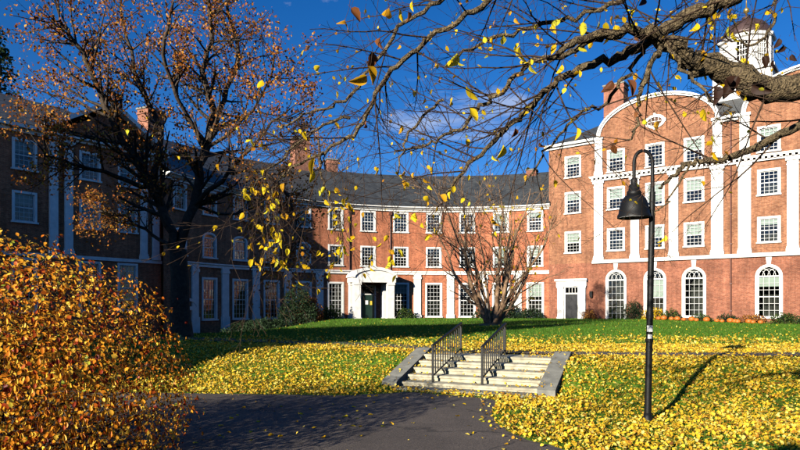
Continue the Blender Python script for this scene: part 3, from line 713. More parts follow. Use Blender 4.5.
# portico
a = DR(-20.48); PL, PR = (CR*math.sin(a), CR*math.cos(a), 0), (0, 0, -a)
mb = MB(); pr_ = -2.1
i_ = [(-1.95*math.cos(math.pi*k/16), 4.3+.72*math.sin(math.pi*k/16)) for k in range(17)]
o_ = [(-2.28*math.cos(math.pi*k/16), 4.32+1.0*math.sin(math.pi*k/16)) for k in range(17)]
for k in range(16): mb.prism([i_[k], o_[k], o_[k+1], i_[k+1]], pr_-.12, -.16)
mb.prism([(-1.9, 4.18)]+i_[1:-1]+[(1.9, 4.18)], pr_+.02, -.2)
mb.box(-2.15, -1.2, pr_, -.16, 3.85, 4.3); mb.box(1.2, 2.15, pr_, -.16, 3.85, 4.3); mb.box(-1.2, 1.2, pr_+.01, pr_+.4, 3.85, 4.3)
po = mb.obj('portico', M['white'], cres); po.location = PL; po.rotation_euler = PR
for x in (-1.68, 1.68):
    for y in (pr_+.36, -.38):
        c = MB(); c.box(x-.33, x+.33, y-.3, y+.2, .5, 3.6); c.box(x-.4, x+.4, y-.37, y+.25, .1, .5); c.box(x-.39, x+.39, y-.36, y+.22, 3.6, 3.85); c.obj('column', M['white'], po)
c = MB(); c.box(-2.4, 2.4, pr_-.5, -.02, -.3, .48-.12); c.box(-1.3, 1.3, pr_-.9, pr_-.5, -.3, .3); c.obj('porch_step', M['stone'], po)
c = MB()
for x in (-.8, .66): c.box(x, x+.14, -.05, .1, .36, 3.5)
c.box(-.8, .8, -.05, .1, 3.5, 3.62); c.box(-.66, .66, -.03, .1, 2.7, 2.8); fr = c.obj('door_frame', M['white'], po)
c = MB(); c.box(-.66, .66, .05, .12, .36, 2.7)
for x in (-.56, .08):
    for z, h in ((.5, .75), (1.4, .5), (2.0, .55)): c.box(x, x+.46, .035, .05, z, z+h)
dr = c.obj('door', M['door'], po)
c = MB(); c.box(-.3, .02, .02, .034, 1.75, 2.15); c.obj('white_notice', M['paper'], dr)
c = MB(); c.box(.22, .52, .02, .034, 1.7, 2.1); c.obj('yellow_notice', M['papery'], dr)
c = MB(); c.quad((-.66, .08, 2.8), (.66, .08, 2.8), (.66, .08, 3.5), (-.66, .08, 3.5)); c.obj('fanlight', M['glass'], po)
c = MB()
for x in (-1.0, 1.0): c.box(x-.12, x+.12, -.3, .02, 2.9, 3.35)
c.obj('porch_lantern', M['metal'], po)
# chimneys of the crescent
def cres_chimney(px, d, wd, top_py):
    t = (px-CX)/FPX; r = CR+d; A_ = t*t+1; B_ = -2*(t*CC[0]+CC[1]); C0 = CC[0]**2+CC[1]**2-r*r
    Y = (-B_+math.sqrt(B_*B_-4*A_*C0))/(2*A_); a = math.atan2(t*Y-CC[0], Y-CC[1])
    z1 = EYE+(HY-top_py)/FPX*Y
    o = chimney(cres, -wd/2, wd/2, -.6, .6, 13.0, z1); o.location = (r*math.sin(a), r*math.cos(a), 0); o.rotation_euler = (0, 0, -a)
cres_chimney(300, 5.2, 1.6, 139); cres_chimney(331, 5.6, 1.1, 160); cres_chimney(532, 5.2, 1.0, 170); cres_chimney(151, 6.0, 1.7, 110)

# ------------------------------------------------------------------ shaded wing with a pediment
wing = empty('shaded_wing', (-23.31, 38.7, 0), math.atan2(.809, .588), 'dark shaded brick wing with triangular pediment and paired white pilasters', 'building')
UL, UR = -16, 9.4
lc = [-13.0, -9.6, -6.4, -3.3, -.05, 4.05, 6.75]
holes = []
for c in lc:
    for z in (11.0, 7.75): holes.append((c-.575, c+.575, z-.86, z+.86, 0))
    holes.append((c-.6, c+.6, 1.3, 4.5, 0))
mb = MB(); wall(mb, UL, UR, -2.4, 12.6, holes, straight)
mb.quad((1.3, 0, 12.6), (9.4, 0, 12.6), (5.45, 0, 15.1), uv=[(1.3, 12.6), (9.4, 12.6), (5.45, 15.1)])
for ua in (UL, UR): mb.quad((ua, 0, -2.4), (ua, 11, -2.4), (ua, 11, 12.6), (ua, 0, 12.6), uv=[(0, -2.4), (11, -2.4), (11, 12.6), (0, 12.6)])
mb.quad((UL, 11, -2.4), (UR, 11, -2.4), (UR, 11, 12.6), (UL, 11, 12.6), uv=[(0, 0), (25, 0), (25, 15), (0, 15)])
mb.obj('wall', M['brick_c'], wing, uv=True)
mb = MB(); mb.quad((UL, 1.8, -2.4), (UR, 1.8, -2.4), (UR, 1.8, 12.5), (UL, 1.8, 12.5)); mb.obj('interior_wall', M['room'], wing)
for c in lc:
    for z in (11.0, 7.75): put_window('l', wing, (c, 0, z-.86), blind=random.choice([0, 0, .4]))
    put_window('lg', wing, (c, 0, 1.3), blind=0)
for a in (1.4, 2.35, 7.7, 8.65): pilaster(wing, 'pilaster', a, a+.52, 5.0, 12.45, .16)
mb = MB(); mb.box(UL, 1.2, -.2, .02, 12.35, 12.6); mb.box(UL, 1.2, -.5, .02, 12.6, 12.85); mb.obj('eave_cornice', M['white'], wing)
mb = MB(); mb.box(1.2, 9.7, -.22, .02, 12.45, 12.62); mb.box(1.0, 9.8, -.48, .02, 12.62, 12.84)
for p0, p1 in (((.9, 12.84), (5.45, 15.5)), ((5.45, 15.5), (9.7, 12.84))):
    mb.prism([p0, p1, (p1[0], p1[1]+.36), (p0[0], p0[1]+.3)], -.5, .1)
mb.obj('pediment', M['white'], wing)
mb = MB(); mb.box(UL, UR, -.12, .02, 4.75, 4.98); mb.obj('string_course', M['white'], wing)
mb = MB(); e = .55
A, B, C_, D_ = (UL-e, -e, 12.86), (UR+.3, -e, 12.86), (UR+.3, 11.5, 12.86), (UL-e, 11.5, 12.86); R0, R1 = (UL+5, 5.5, 16.2), (UR-4.5, 5.5, 16.2)
roof_face(mb, A, B, R1, R0); roof_face(mb, C_, D_, R0, R1); roof_face(mb, D_, A, R0); roof_face(mb, B, C_, R1); mb.quad(D_, C_, B, A)
roof_face(mb, (.9, .1, 13.15), (5.45, .1, 15.85), (5.45, 5.5, 15.85), (.9, 5.5, 13.15)); roof_face(mb, (5.45, .1, 15.85), (9.85, .1, 13.15), (9.85, 5.5, 13.15), (5.45, 5.5, 15.85))
mb.obj('roof', M['slate'], wing, uv=True)
mb = MB()                                              # low arched porch on the sunken side of the crescent
for k in range(12):
    f = lambda q, r, h: (-r*math.cos(math.pi*q/12), 1.05+h*math.sin(math.pi*q/12))
    mb.prism([f(k, 1.25, .5), f(k, 1.5, .72), f(k+1, 1.5, .72), f(k+1, 1.25, .5)], -.2, 0)
mb.box(-1.45, 1.45, -.16, 0, .8, 1.08)
a = DR(-70); po = mb.obj('side_porch', M['white'], cres); po.location = (CR*math.sin(a), CR*math.cos(a), .5); po.rotation_euler = (0, 0, -a)
for x in (-1.2, 1.2):
    c = MB(); c.box(x-.16, x+.16, -.15, .02, -2.0, .8); c.obj('column', M['white'], po)

# ------------------------------------------------------------------ stone steps and railings
SRZ = math.atan2(SW[1], SW[0])
steps = empty('stone_steps', (SC[0], SC[1], 0), SRZ, 'short flight of pale granite steps with leaves, rising from the asphalt path', 'steps')
for k in range(N_STEP):
    y1 = (k+1)*TREAD+.03 if k < N_STEP-1 else N_STEP*TREAD+.75
    mb = MB(); j = [random.uniform(-.006, .006) for _ in range(4)]; zt = (k+1)*RISE
    # slightly worn slab: nosing rounded by a chamfer
    prof = [(k*TREAD+.015, -.2), (k*TREAD+.015, zt-.05), (k*TREAD-.012+j[0], zt-.045), (k*TREAD-.012, zt-.012), (k*TREAD+.006, zt), (y1, zt+.002), (y1, -.2)]
    mb.prism_x(prof, -S_HALF+j[1], S_HALF+j[2]); mb.obj('step', M['stone'], steps)
for s in (-1, 1):
    mb = MB(); w0, w1 = sorted((s*(S_HALF+.003), s*(S_HALF+.34)))
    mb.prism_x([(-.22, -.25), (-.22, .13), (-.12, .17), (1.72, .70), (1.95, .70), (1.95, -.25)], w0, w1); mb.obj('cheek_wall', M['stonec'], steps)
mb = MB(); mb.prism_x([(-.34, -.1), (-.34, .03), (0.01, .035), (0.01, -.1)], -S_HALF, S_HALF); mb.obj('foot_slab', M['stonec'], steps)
for xr, lab in ((-.76, 'black iron railing on the steps, the one farther from the lamp post'), (.28, 'black iron railing on the steps, the one closer to the lamp post')):
    c = Vector((SC[0], SC[1], 0))+Vector((SW[0], SW[1], 0))*xr
    r = empty('stair_railing', c, SRZ, lab, 'railing', 'railings on the stone steps')
    ya, yb = .12, 1.98; zt = lambda y: .86+(y-ya)/(yb-ya)*.40; zl = lambda y: .24+(y-ya)/(yb-ya)*.44
    gz = lambda y: RISE*min(N_STEP, int(y/TREAD)+1)
    for y in (ya, yb):
        mb = MB(); mb.box(-.02, .02, y-.02, y+.02, gz(y)-.01, zt(y)+.01); mb.obj('post', M['metal'], r)
    mb = MB(); mb.prism_x([(ya-.05, zt(ya-.05)), (ya-.05, zt(ya-.05)+.03), (yb+.05, zt(yb+.05)+.03), (yb+.05, zt(yb+.05))], -.025, .025); mb.obj('top_rail', M['metal'], r)
    mb = MB(); mb.prism_x([(ya, zl(ya)), (ya, zl(ya)+.022), (yb, zl(yb)+.022), (yb, zl(yb))], -.013, .013); mb.obj('bottom_rail', M['metal'], r)
    for k in range(1, 12):
        y = ya+(yb-ya)*k/12; mb = MB(); mb.box(-.011, .011, y-.011, y+.011, zl(y), zt(y)+.012); mb.obj('baluster', M['metal'], r)

# ------------------------------------------------------------------ lamp post
LX, LY = 3.63, 9.12; LZ = float(ground_z(LX, LY))
lamp = empty('street_lamp', (LX, LY, LZ-.02), 0, 'black gooseneck lamp post with bell shade standing on the leafy lawn', 'street lamp')
mb = MB(); lean = .072
pts = [(lean*t, 0, 3.38*t) for t in np.linspace(0, 1, 8)]; rad = [.052, .05, .048, .046, .045, .044, .043, .04]
mb.tube(pts, rad, 14); mb.lathe([(.085, 0), (.085, .05), (.06, .09), (.052, .14)], 14); mb.obj('pole', M['metal'], lamp, smooth=True)
for z, h, r_ in ((1.18, .05, .058), (1.52, .1, .053), (1.05, .03, .056)):
    mb = MB(); mb.lathe([(r_, z), (r_, z+h)], 14, (lean*z/3.38, 0)); mb.obj('collar', M['metal'], lamp)
mb = MB(); rs = [(0, -40, 1.36, .05), (0, 0, 0, 0)]
for z, h, a0, a1 in ((1.33, .09, 3.6, 5.4), (1.22, .07, 3.9, 5.2)):
    n = 6; b = len(mb.v)
    for q in range(n+1):
        a = a0+(a1-a0)*q/n
        for zz in (z, z+h): mb.v.append((lean*z/3.38+.0505*math.cos(a), .0505*math.sin(a), zz))
    for q in range(n): mb.f.append((b+2*q, b+2*q+2, b+2*q+3, b+2*q+1)); mb.uv.append([(0, 0)]*4)
mb.obj('sticker', M['paper'], lamp)
mb = MB(); R_ = .135; cxn = lean-R_
pts = [(lean-.006, 0, 3.2), (lean, 0, 3.45), (lean, 0, 3.62), (lean, 0, 3.76)]+[(cxn+R_*math.cos(a), 0, 3.80+R_*1.35*math.sin(a)) for a in np.linspace(.1, math.pi-.05, 16)]+[(cxn-R_, 0, 3.72), (cxn-R_, 0, 3.56)]
mb.tube(pts, [.036, .03]+[.026]*(len(pts)-2), 12); mb.obj('gooseneck', M['metal'], lamp, smooth=True)
lx = cxn-R_
mb = MB(); mb.lathe([(.03, 3.58), (.045, 3.57), (.05, 3.54), (.045, 3.50), (.075, 3.47), (.08, 3.40), (.10, 3.385), (.105, 3.34), (.09, 3.32)], 20, (lx, 0)); mb.obj('lamp_holder', M['metal'], lamp, smooth=True)
sh = [(.08, 3.34), (.12, 3.325), (.165, 3.275), (.195, 3.2), (.212, 3.12), (.218, 3.06), (.235, 3.035), (.238, 3.0)]
mb = MB(); mb.lathe(sh, 28, (lx, 0), closed=False); o = mb.obj('lamp_shade', M['metal'], lamp, smooth=True)
mb = MB(); mb.lathe([(r-.008, z-.004) for r, z in sh], 28, (lx, 0), closed=False); mb.obj('shade_lining', M['lampin'], o, smooth=True)
mb = MB(); mb.lathe([(.005, 3.02), (.05, 3.03), (.07, 3.1), (.05, 3.2), (.03, 3.3)], 14, (lx, 0)); mb.obj('bulb', M['lampin'], o, smooth=True)

# ------------------------------------------------------------------ trees
def rand_perp(d, rng):
    v = Vector((rng.gauss(0, 1), rng.gauss(0, 1), rng.gauss(0, 1))); v -= d*v.dot(d)
    return v.normalized() if v.length > 1e-6 else Vector((1, 0, 0))

def grow(lines, tips, p, d, length, r, lv, rng, up=.05, wob=.16, kids=(5, 4, 3), ratio=.55, spread=.8, seg=.35, taper=.3, start=.25):
    n = max(3, int(length/seg)); st = length/n; P = [p.copy()]; Rr = [r]; d = d.normalized()
    dirs = [d.copy()]
    for k in range(n):
        d = (d+rand_perp(d, rng)*wob*rng.random()+Vector((0, 0, up*(.5+rng.random())))).normalized()
        p = p+d*st; P.append(p.copy()); Rr.append(r*(1-(1-taper)*(k+1)/n)); dirs.append(d.copy())
    lines.append((P, Rr, lv))
    if lv >= len(kids):
        tips += [(q, lv) for q in P[1:]]; return
    m = kids[lv]
    for k in range(m):
        t = start+(1-start)*(k+rng.random())/m; i = min(n, max(1, int(t*n)))
        dd = (dirs[i]*math.cos(spread)+rand_perp(dirs[i], rng)*math.sin(spread)*rng.uniform(.7, 1.2)).normalized()
        grow(lines, tips, P[i], dd, length*ratio*rng.uniform(.6, 1.2)*(1.15-.5*t), Rr[i]*.58, lv+1, rng, up, wob*1.25, kids, ratio, spread, seg*.75, taper, start)

def tube_obj(name, lines, mat, parent, n=5, kind=None):
    V, F = tubes([(l[0], l[1]) for l in lines], n)
    o = place(name, np_mesh(name, V, F, mat, smooth=True), parent)
    if kind: o['kind'] = kind
    return o

def tree(name, base, label, cat='tree', group=None, height=10, r=.25, trunk_h=.3, crown=(5, 5, 3), spread=.7, up=.1, mat='barkd', leaf='l_green', nleaf=3000, lsize=.25, seed=1, limbs=5, limb_len=.55, ang=.7, jitter=.3, lean=0, tilt=1.4, ratio=.55, wob=.16):
    rng = random.Random(seed); b = Vector(base); root = empty(name, b, 0, label, cat, group)
    lines = []; tips = []
    th = height*trunk_h; pts = [Vector((0, 0, -.3))]; n = 7
    for k in range(1, n+1): pts.append(Vector((rng.gauss(0, .03)*k*.5+lean*k/n, rng.gauss(0, .03)*k*.5, th*k/n)))
    tr = [(pts, [r*(1.35 if k == 0 else 1.1 if k == 1 else 1-.25*k/n) for k in range(n+1)])]
    for k in range(limbs):
        a = 2*math.pi*(k+rng.random()*.5)/limbs; i = n if k < 3 else rng.randint(n//2, n)
        an = ang*rng.uniform(.5, 1.2) if k else .1
        grow(lines, tips, pts[i], Vector((math.cos(a)*math.sin(an), math.sin(a)*math.sin(an), math.cos(an))), height*limb_len*rng.uniform(.8, 1.15), r*.55, 0, rng, up, wob, crown, ratio, spread, seg=height*.05)
    tube_obj('trunk', tr, M[mat], root, 10); tube_obj('branches', lines, M[mat], root, 4)
    if nleaf:
        T = np.array([tuple(q[0]) for q in tips]); idx = RNG.integers(0, len(T), nleaf)
        P = T[idx]+RNG.normal(0, jitter, (nleaf, 3))
        o = place('crown', leaves('crown', P, lsize, M[leaf], tilt=tilt), root); o['kind'] = 'stuff'
    return root

# tree with orange-brown leaves between the lawn and the shaded wing
TY = 22.0
tl = empty('maple_tree', (at(182, 345, TY).x, TY, float(ground_z(at(182, 345, TY).x, TY))), 0, 'bare-limbed tree with orange brown leaves and a black shaded trunk', 'tree')
rng = random.Random(5); off = Vector(tl.location)
def lim(pts, dy): return [at(x, y, TY+q)-off for (x, y), q in zip(pts, np.linspace(dy[0], dy[1], len(pts)))]
trunk = [Vector((0, 0, -.3)), Vector((0, 0, .05))]+lim([(180, 310), (180, 280), (178, 250)], (0, 0))
tube_obj('trunk', [(trunk, [.52, .4, .34, .31, .30])], M['barkd'], tl, 12)
LIMBS = [([(178, 252), (165, 215), (150, 185), (130, 150), (108, 115), (95, 80), (75, 45), (58, 18)], (0, -2.2), .19), ([(178, 252), (193, 205), (204, 155), (212, 110), (203, 70), (213, 30), (200, -30)], (0, 1), .2),
         ([(193, 205), (228, 172), (258, 140), (285, 112)], (.2, -1.8), .11), ([(150, 185), (160, 130), (137, 80), (127, 40), (118, -15)], (-.5, 1.5), .12), ([(204, 155), (224, 100), (238, 55), (228, 5), (235, -35)], (.3, 2.5), .12),
         ([(150, 187), (105, 172), (65, 162), (40, 150)], (-.4, -2), .09), ([(205, 150), (180, 100), (165, 55), (175, 5)], (.4, -2.5), .11), ([(108, 115), (70, 100), (45, 92)], (-1.2, -.5), .06), ([(178, 250), (150, 235), (120, 215), (95, 212)], (0, 2), .08), ([(194, 203), (225, 215), (262, 205)], (.3, 2), .07), ([(228, 172), (262, 172), (285, 192), (298, 225), (302, 255)], (-.8, -1.5), .07), ([(205, 150), (245, 118), (268, 85), (275, 50)], (.4, -1), .08)]
lines = []; tips = []
for pts, dy, r in LIMBS:
    P = [Vector(q) for q in densify([tuple(v) for v in lim(pts, dy)], 4)]
    P = [q+Vector((rng.gauss(0, .04), rng.gauss(0, .08), rng.gauss(0, .04))) for q in P]
    m = len(P); lines.append((P, [r*(1-.72*k/m) for k in range(m)], 0))
    for k in range(4, m, 1):
        for _ in range(2):
            d = (P[k]-P[k-1]).normalized()
            dd = (d*.65+rand_perp(d, rng)*.8).normalized()
            grow(lines, tips, P[k], dd, rng.uniform(.9, 2.1), r*(1-.72*k/m)*.5, 0, rng, up=.05, wob=.2, kids=(4, 2), ratio=.55, spread=.8, seg=.3)
tube_obj('branches', lines, M['barkd'], tl, 4)
T = np.array([tuple(q[0]) for q in tips])
idx = RNG.integers(0, len(T), 2700); C0 = T[idx]
P = np.repeat(C0, 8, 0)+RNG.normal(0, .17, (21600, 3))
o = place('crown', leaves('crown', P, .105, M['l_orange'], tint=np.clip(RNG.normal(.55, .26, 21600), 0, 1)), tl); o['kind'] = 'stuff'

# many-stemmed tree in front of the crescent
MX, MY = 5.45, 37.0; MZ = float(ground_z(MX, MY))
ms = empty('many_stemmed_tree', (MX, MY, MZ), 0, 'bare vase shaped tree of many thin brown stems, few yellow leaves', 'tree'); rng = random.Random(21)
lines = []; tips = []; big = []
for k in range(12):
    a = 2*math.pi*(k+rng.random())/12; an = rng.uniform(.05, .5) if k % 3 else rng.uniform(.5, .85)
    d = Vector((math.cos(a)*math.sin(an), math.sin(a)*math.sin(an)*.8, math.cos(an)))
    q = Vector((math.cos(a)*.22, math.sin(a)*.22, -.1)); ln = rng.uniform(8.0, 10.6)*(1-.22*an)
    loc_l = []
    grow(loc_l, tips, q, d, ln, rng.uniform(.09, .17), 0, rng, up=.03, wob=.22, kids=(10, 6), ratio=.46, spread=.7, seg=.4, taper=.15, start=.16)
    big.append(loc_l[0]); lines += loc_l[1:]
for l in big: tube_obj('stem', [l], M['barkb'], ms, 7)
tube_obj('twigs', [(p, [max(x, .011) for x in r]) for p, r, _ in lines], M['barkb'], ms, 3, 'stuff')
T = np.array([tuple(q[0]) for q in tips]); T = T[(np.abs(T[:, 0]-1.0) < 1.6) & (T[:, 2] > 1.5)]
c0 = T[RNG.integers(0, len(T), 70)]; P = np.repeat(c0, 3, 0)+RNG.normal(0, .13, (210, 3))
o = place('leaves', leaves('leaves', P, .22, M['l_yellow']), ms); o['kind'] = 'stuff'
# collar of soil and leaf litter at its foot
mb = MB(); mb.lathe([(.9, -.05), (.75, .06), (.5, .12), (.05, .16)], 20); mb.obj('root_flare', M['barkb'], ms, smooth=True)

# limb tree leaning in over the lawn: trunk outside the frame
FT = empty('overhanging_tree', (5.3, 4.1, float(ground_z(5.3, 4.1))), 0, 'tree with lichen grey limbs and scattered yellow leaves reaching over the lawn', 'tree')
off = Vector(FT.location); rng = random.Random(3)
tp = [Vector((0, 0, -.3)), Vector((0, 0, .1)), Vector((-.03, 0, .8)), Vector((-.08, .02, 1.7)), Vector((-.12, 0, 2.6)), Vector((-.1, -.05, 3.6)), Vector((-.15, -.1, 5)), Vector((-.1, -.2, 6.5)), Vector((.1, -.1, 8.2))]
tube_obj('trunk', [([Vector(q) for q in densify([tuple(v) for v in tp], 4)], np.interp(np.linspace(0, 1, 33), [0, .1, .3, .6, 1], [.5, .36, .31, .25, .08]))], M['bark'], FT, 16)
FL = [  # pixel path, depths, widths in pixels, starts on trunk
    ([(870, 60), (800, 86), (753, 86), (719, 68), (690, 60), (664, 42), (638, 33), (603, 36), (572, 44), (545, 62)], (3.9, 3.7), (40, 33, 31, 29, 25, 19, 14, 11, 9, 6)),
    ([(820, -60), (760, -22), (724, 0), (690, 13), (664, 30), (646, 43), (617, 55), (580, 69), (552, 85), (532, 103), (510, 125), (492, 143), (465, 169), (443, 196)], (3.6, 4.3), (24, 22, 19, 17, 16, 14, 12, 10, 8.5, 8, 7, 6, 5, 3)),
    ([(860, 95), (800, 124), (763, 144), (737, 155), (710, 160), (690, 164), (672, 176), (659, 188)], (4.0, 4.2), (16, 12, 10, 9, 8, 7, 5, 3)),
    ([(560, -60), (520, -30), (488, 0), (448, 27), (403, 58), (377, 93), (359, 129), (323, 152), (290, 168)], (3.9, 4.8), (13, 11, 8, 7, 6.5, 6, 5, 4, 2.5)),
    ([(603, 36), (570, 52), (540, 60), (519, 72), (500, 95), (480, 105), (465, 124), (440, 138), (417, 148), (395, 150)], (3.8, 4.6), (8, 7.5, 7, 6.5, 6, 5, 4.5, 4, 3, 2)),
    ([(664, 42), (648, 70), (638, 95), (640, 118), (628, 140)], (3.75, 3.6), (8, 7, 5.5, 4, 2.5)),
    ([(646, 43), (628, 75), (606, 100), (575, 118), (548, 150), (525, 185)], (3.9, 4.5), (6, 5, 4.5, 4, 3, 2)),
    ([(480, -20), (440, 0), (400, 30), (370, 70), (345, 100), (310, 112), (280, 130)], (4.3, 5.0), (7, 6, 5, 4.5, 4, 3, 2)),
    ([(680, -30), (640, -10), (600, 8), (560, 20), (520, 30), (480, 45), (450, 62)], (4.0, 4.8), (8, 7, 6, 5.5, 5, 4, 2.5)),
    ([(443, 100), (420, 120), (405, 145), (398, 175)], (4.5, 4.4), (4, 3.5, 3, 2)),
    ([(350, 118), (318, 128), (290, 150), (262, 176), (235, 195)], (4.7, 4.6), (4, 3.5, 3, 2.5, 1.8)),
    ([(323, 152), (320, 172), (328, 195), (342, 225), (338, 262)], (4.7, 4.5), (3.5, 3, 2.5, 2, 1.5)),
    ([(290, 168), (276, 185), (270, 210), (268, 240), (262, 258)], (4.8, 4.5), (2.6, 2.4, 2, 1.6, 1.2)),
    ([(690, 164), (668, 200), (655, 215)], (4.1, 4.1), (3, 2.2, 1.5)),
    ([(790, -30), (775, 5), (770, 30), (745, 45), (725, 35)], (4.4, 4.6), (6, 5, 4, 3, 2)),
    ([(664, 42), (690, 75), (712, 100), (735, 112)], (3.7, 3.3), (6, 4.5, 3.5, 2.5)),
]
lines = []; tips = []
for pts, dy, wd in FL:
    D = np.linspace(dy[0], dy[1], len(pts)); P3 = [at(x, y, d)-off for (x, y), d in zip(pts, D)]
    R3 = [w*(.8 if w > 14 else .76)*d/FPX/2 for w, d in zip(wd, D)]
    Q = [Vector(q) for q in densify([tuple(v) for v in P3], 5)]; m = len(Q)
    Rq = np.interp(np.linspace(0, 1, m), np.linspace(0, 1, len(R3)), R3)
    Q = [q+Vector((rng.gauss(0, .010), rng.gauss(0, .02), rng.gauss(0, .010))) if 0 < k < m-1 else q for k, q in enumerate(Q)]
    Rq = [r*rng.uniform(.95, 1.06) for r in Rq]
    if wd[0] > 12 and pts[0][0] > 800:        # join to the trunk
        z = Q[0].z; Q = [Vector((-.1, 0, z-.55)), Vector((-.6, -.05, z-.2))]+Q; Rq = [Rq[0]*1.5, Rq[0]*1.15]+list(Rq)
    elif pts[0][1] < -15 and wd[0] > 5:
        e = Q[0]; Q = [Vector((-.1, -.1, 5.2)), Vector((e.x*.5, e.y*.5-.2, e.z*.55+2.6))]+Q; Rq = [Rq[0]*2, Rq[0]*1.5]+list(Rq)
    tube_obj('limb', [(Q, Rq)], M['bark'], FT, 10)
    for k in range(4, len(Q)):
        pxx, pyy = CX+FPX*(Q[k]+off).x/(Q[k]+off).y, HY-FPX*((Q[k]+off).z-EYE)/(Q[k]+off).y
        if rng.random() < (.24 if pxx > 590 and pyy > 55 else .5):
            d = (Q[k]-Q[k-1]).normalized(); dd = (d*.6+rand_perp(d, rng)*.85+Vector((-.25, 0, -.05))).normalized()
            grow(lines, tips, Q[k], dd, rng.uniform(.35, .95), min(Rq[k]*.32, .0055)+.0012, 0, rng, up=-.004, wob=.15, kids=(5, 2), ratio=.5, spread=.65, seg=.09, taper=.3)
for z0, (dx, dy_, dz), ln in ((4.6, (-.8, -.45, .45), 6.5), (5.4, (-.7, .1, .7), 4.5), (5.8, (-.9, -.2, .5), 5.5), (6.5, (-.3, -.5, .8), 4), (5.0, (.6, .3, .6), 4), (6.8, (.3, -.3, .9), 4)):
    g = []; t2 = []
    grow(g, t2, Vector((-.1, -.1, z0)), Vector((dx, dy_, dz)), ln, .11, 0, rng, up=-.01, wob=.15, kids=(9, 5, 3), ratio=.45, spread=.7, seg=.3, taper=.25)
    def in_view(l):
        for q in l[0]:
            v = q+off
            if v.y > .2 and abs(v.x/v.y) < .70 and (v.z-EYE)/v.y < .53: return True
        return False
    if not in_view(g[0]): tube_obj('limb', [g[0]], M['bark'], FT, 8); tube_obj('twigs', [l for l in g[1:] if not in_view(l)], M['bark'], FT, 3, 'stuff')
tube_obj('twigs', [(p, [max(x, .0012) for x in r]) for p, r, _ in lines], M['twig'], FT, 4, 'stuff')
# single leaves
def leaf_mesh(name, mat, tint, curl, seed):
    r = np.random.default_rng(seed); ts = np.linspace(0, 1, 9); wd = .34*np.sin(np.pi*ts**.85)**.75*(1-.25*ts); wd[0] = wd[-1] = 0
    bend = r.uniform(-.35, .35); tw = r.uniform(-.5, .5); V = []
    for t, q in zip(ts, wd):
        for e in (-1, -.5, 0, .5, 1):
            x = e*q*(1+r.normal(0, .06)); z = .16*curl*(abs(e)**1.5)*q/.34-.16*curl*t*t+e*q*tw*t
            V.append((x+bend*t*t*.5, t, z))
    V = np.array(V); i = np.arange(8)[:, None]*5; j = np.arange(4)[None]
    F = np.stack([i+j, i+j+1, i+6+j, i+5+j], -1).reshape(-1, 4)
    V = np.concatenate([V, [(-.012, -.28, .03), (.012, -.28, .03), (.012, .02, 0), (-.012, .02, 0)]]); F = np.concatenate([F, [[45, 46, 47, 48]]])
    return np_mesh(name, V, F, mat, smooth=True, tint=np.clip(tint+np.abs(V[:, 0])*.5-.06, 0, 1))
LM_Y = [leaf_mesh('leaf', M['l_yellow'], t, c, k) for k, (t, c) in enumerate(((.35, 1), (.55, 1.6), (.7, .8), (.8, 2), (.95, 1.2), (.15, 1.7)))]
LM_B = [leaf_mesh('leaf', M['l_brown'], t, c, 20+k) for k, (t, c) in enumerate(((.1, 2), (.5, 1.6), (.8, 2.2)))]
def hang(P, s, me, parent):
    place('leaf', me, parent, P, (rng.uniform(-2.4, -1.0), rng.uniform(-.9, .9), rng.uniform(0, 6.28)), (s, s, s))
def to_px(v): v = v+off; return CX+FPX*v.x/v.y, HY-FPX*(v.z-EYE)/v.y
vis = [q[0] for q in tips if (q[0]+off).y > 1.5 and -20 < to_px(q[0])[0] < 820 and -20 < to_px(q[0])[1] < 290]
rng.shuffle(vis)
for q in vis[:150]: hang(q, rng.choice([.03, .035, .04, .045, .05, .06, .07]), rng.choice(LM_Y) if rng.random() < .86 else rng.choice(LM_B), FT)
SPOTS = [(345, 20, 26, 'o'), (351, 8, 16, 'b'), (389, 8, 18, 'y'), (408, 12, 12, 'b'), (380, 38, 16, 'b'), (372, 52, 18, 'b'), (368, 66, 20, 'o'), (367, 76, 20, 'o'), (458, 54, 20, 'g'), (466, 86, 20, 'y'), (470, 108, 16, 'y'), (520, 46, 18, 'y'), (521, 60, 12, 'y'), (598, 32, 14, 'y'), (606, 22, 12, 'y'), (615, 25, 13, 'y'), (583, 22, 14, 'y'), (560, 20, 12, 'y'), (503, 145, 15, 'y'), (515, 128, 12, 'b'), (612, 80, 16, 'b'), (627, 80, 18, 'b'),
         (710, 16, 13, 'y'), (717, 10, 10, 'y'), (730, 26, 12, 'y'), (733, 32, 12, 'y'), (742, 58, 14, 'y'), (745, 70, 13, 'y'), (704, 50, 12, 'y'), (755, 24, 10, 'y'), (450, 100, 12, 'y'), (440, 195, 12, 'y'), (428, 196, 12, 'y'), (426, 222, 8, 'y'), (395, 213, 9, 'y'), (262, 80, 12, 'y'), (315, 158, 18, 'y'), (313, 170, 14, 'y')]
for k in range(46): SPOTS.append((rng.gauss(270, 12), rng.uniform(180, 268), rng.uniform(6, 10), 'y'))
for k in range(48): SPOTS.append((rng.gauss(341, 9), rng.uniform(185, 278), rng.uniform(5, 8.5), 'y'))
for k in range(20): SPOTS.append((rng.uniform(395, 470), rng.uniform(165, 225), rng.uniform(5, 9), 'y'))
for k in range(16): SPOTS.append((rng.uniform(480, 620), rng.uniform(8, 60), rng.uniform(6, 11), 'y'))
for k in range(14): SPOTS.append((rng.uniform(370, 400), rng.uniform(235, 285), rng.uniform(6, 9), 'y'))
tw = []
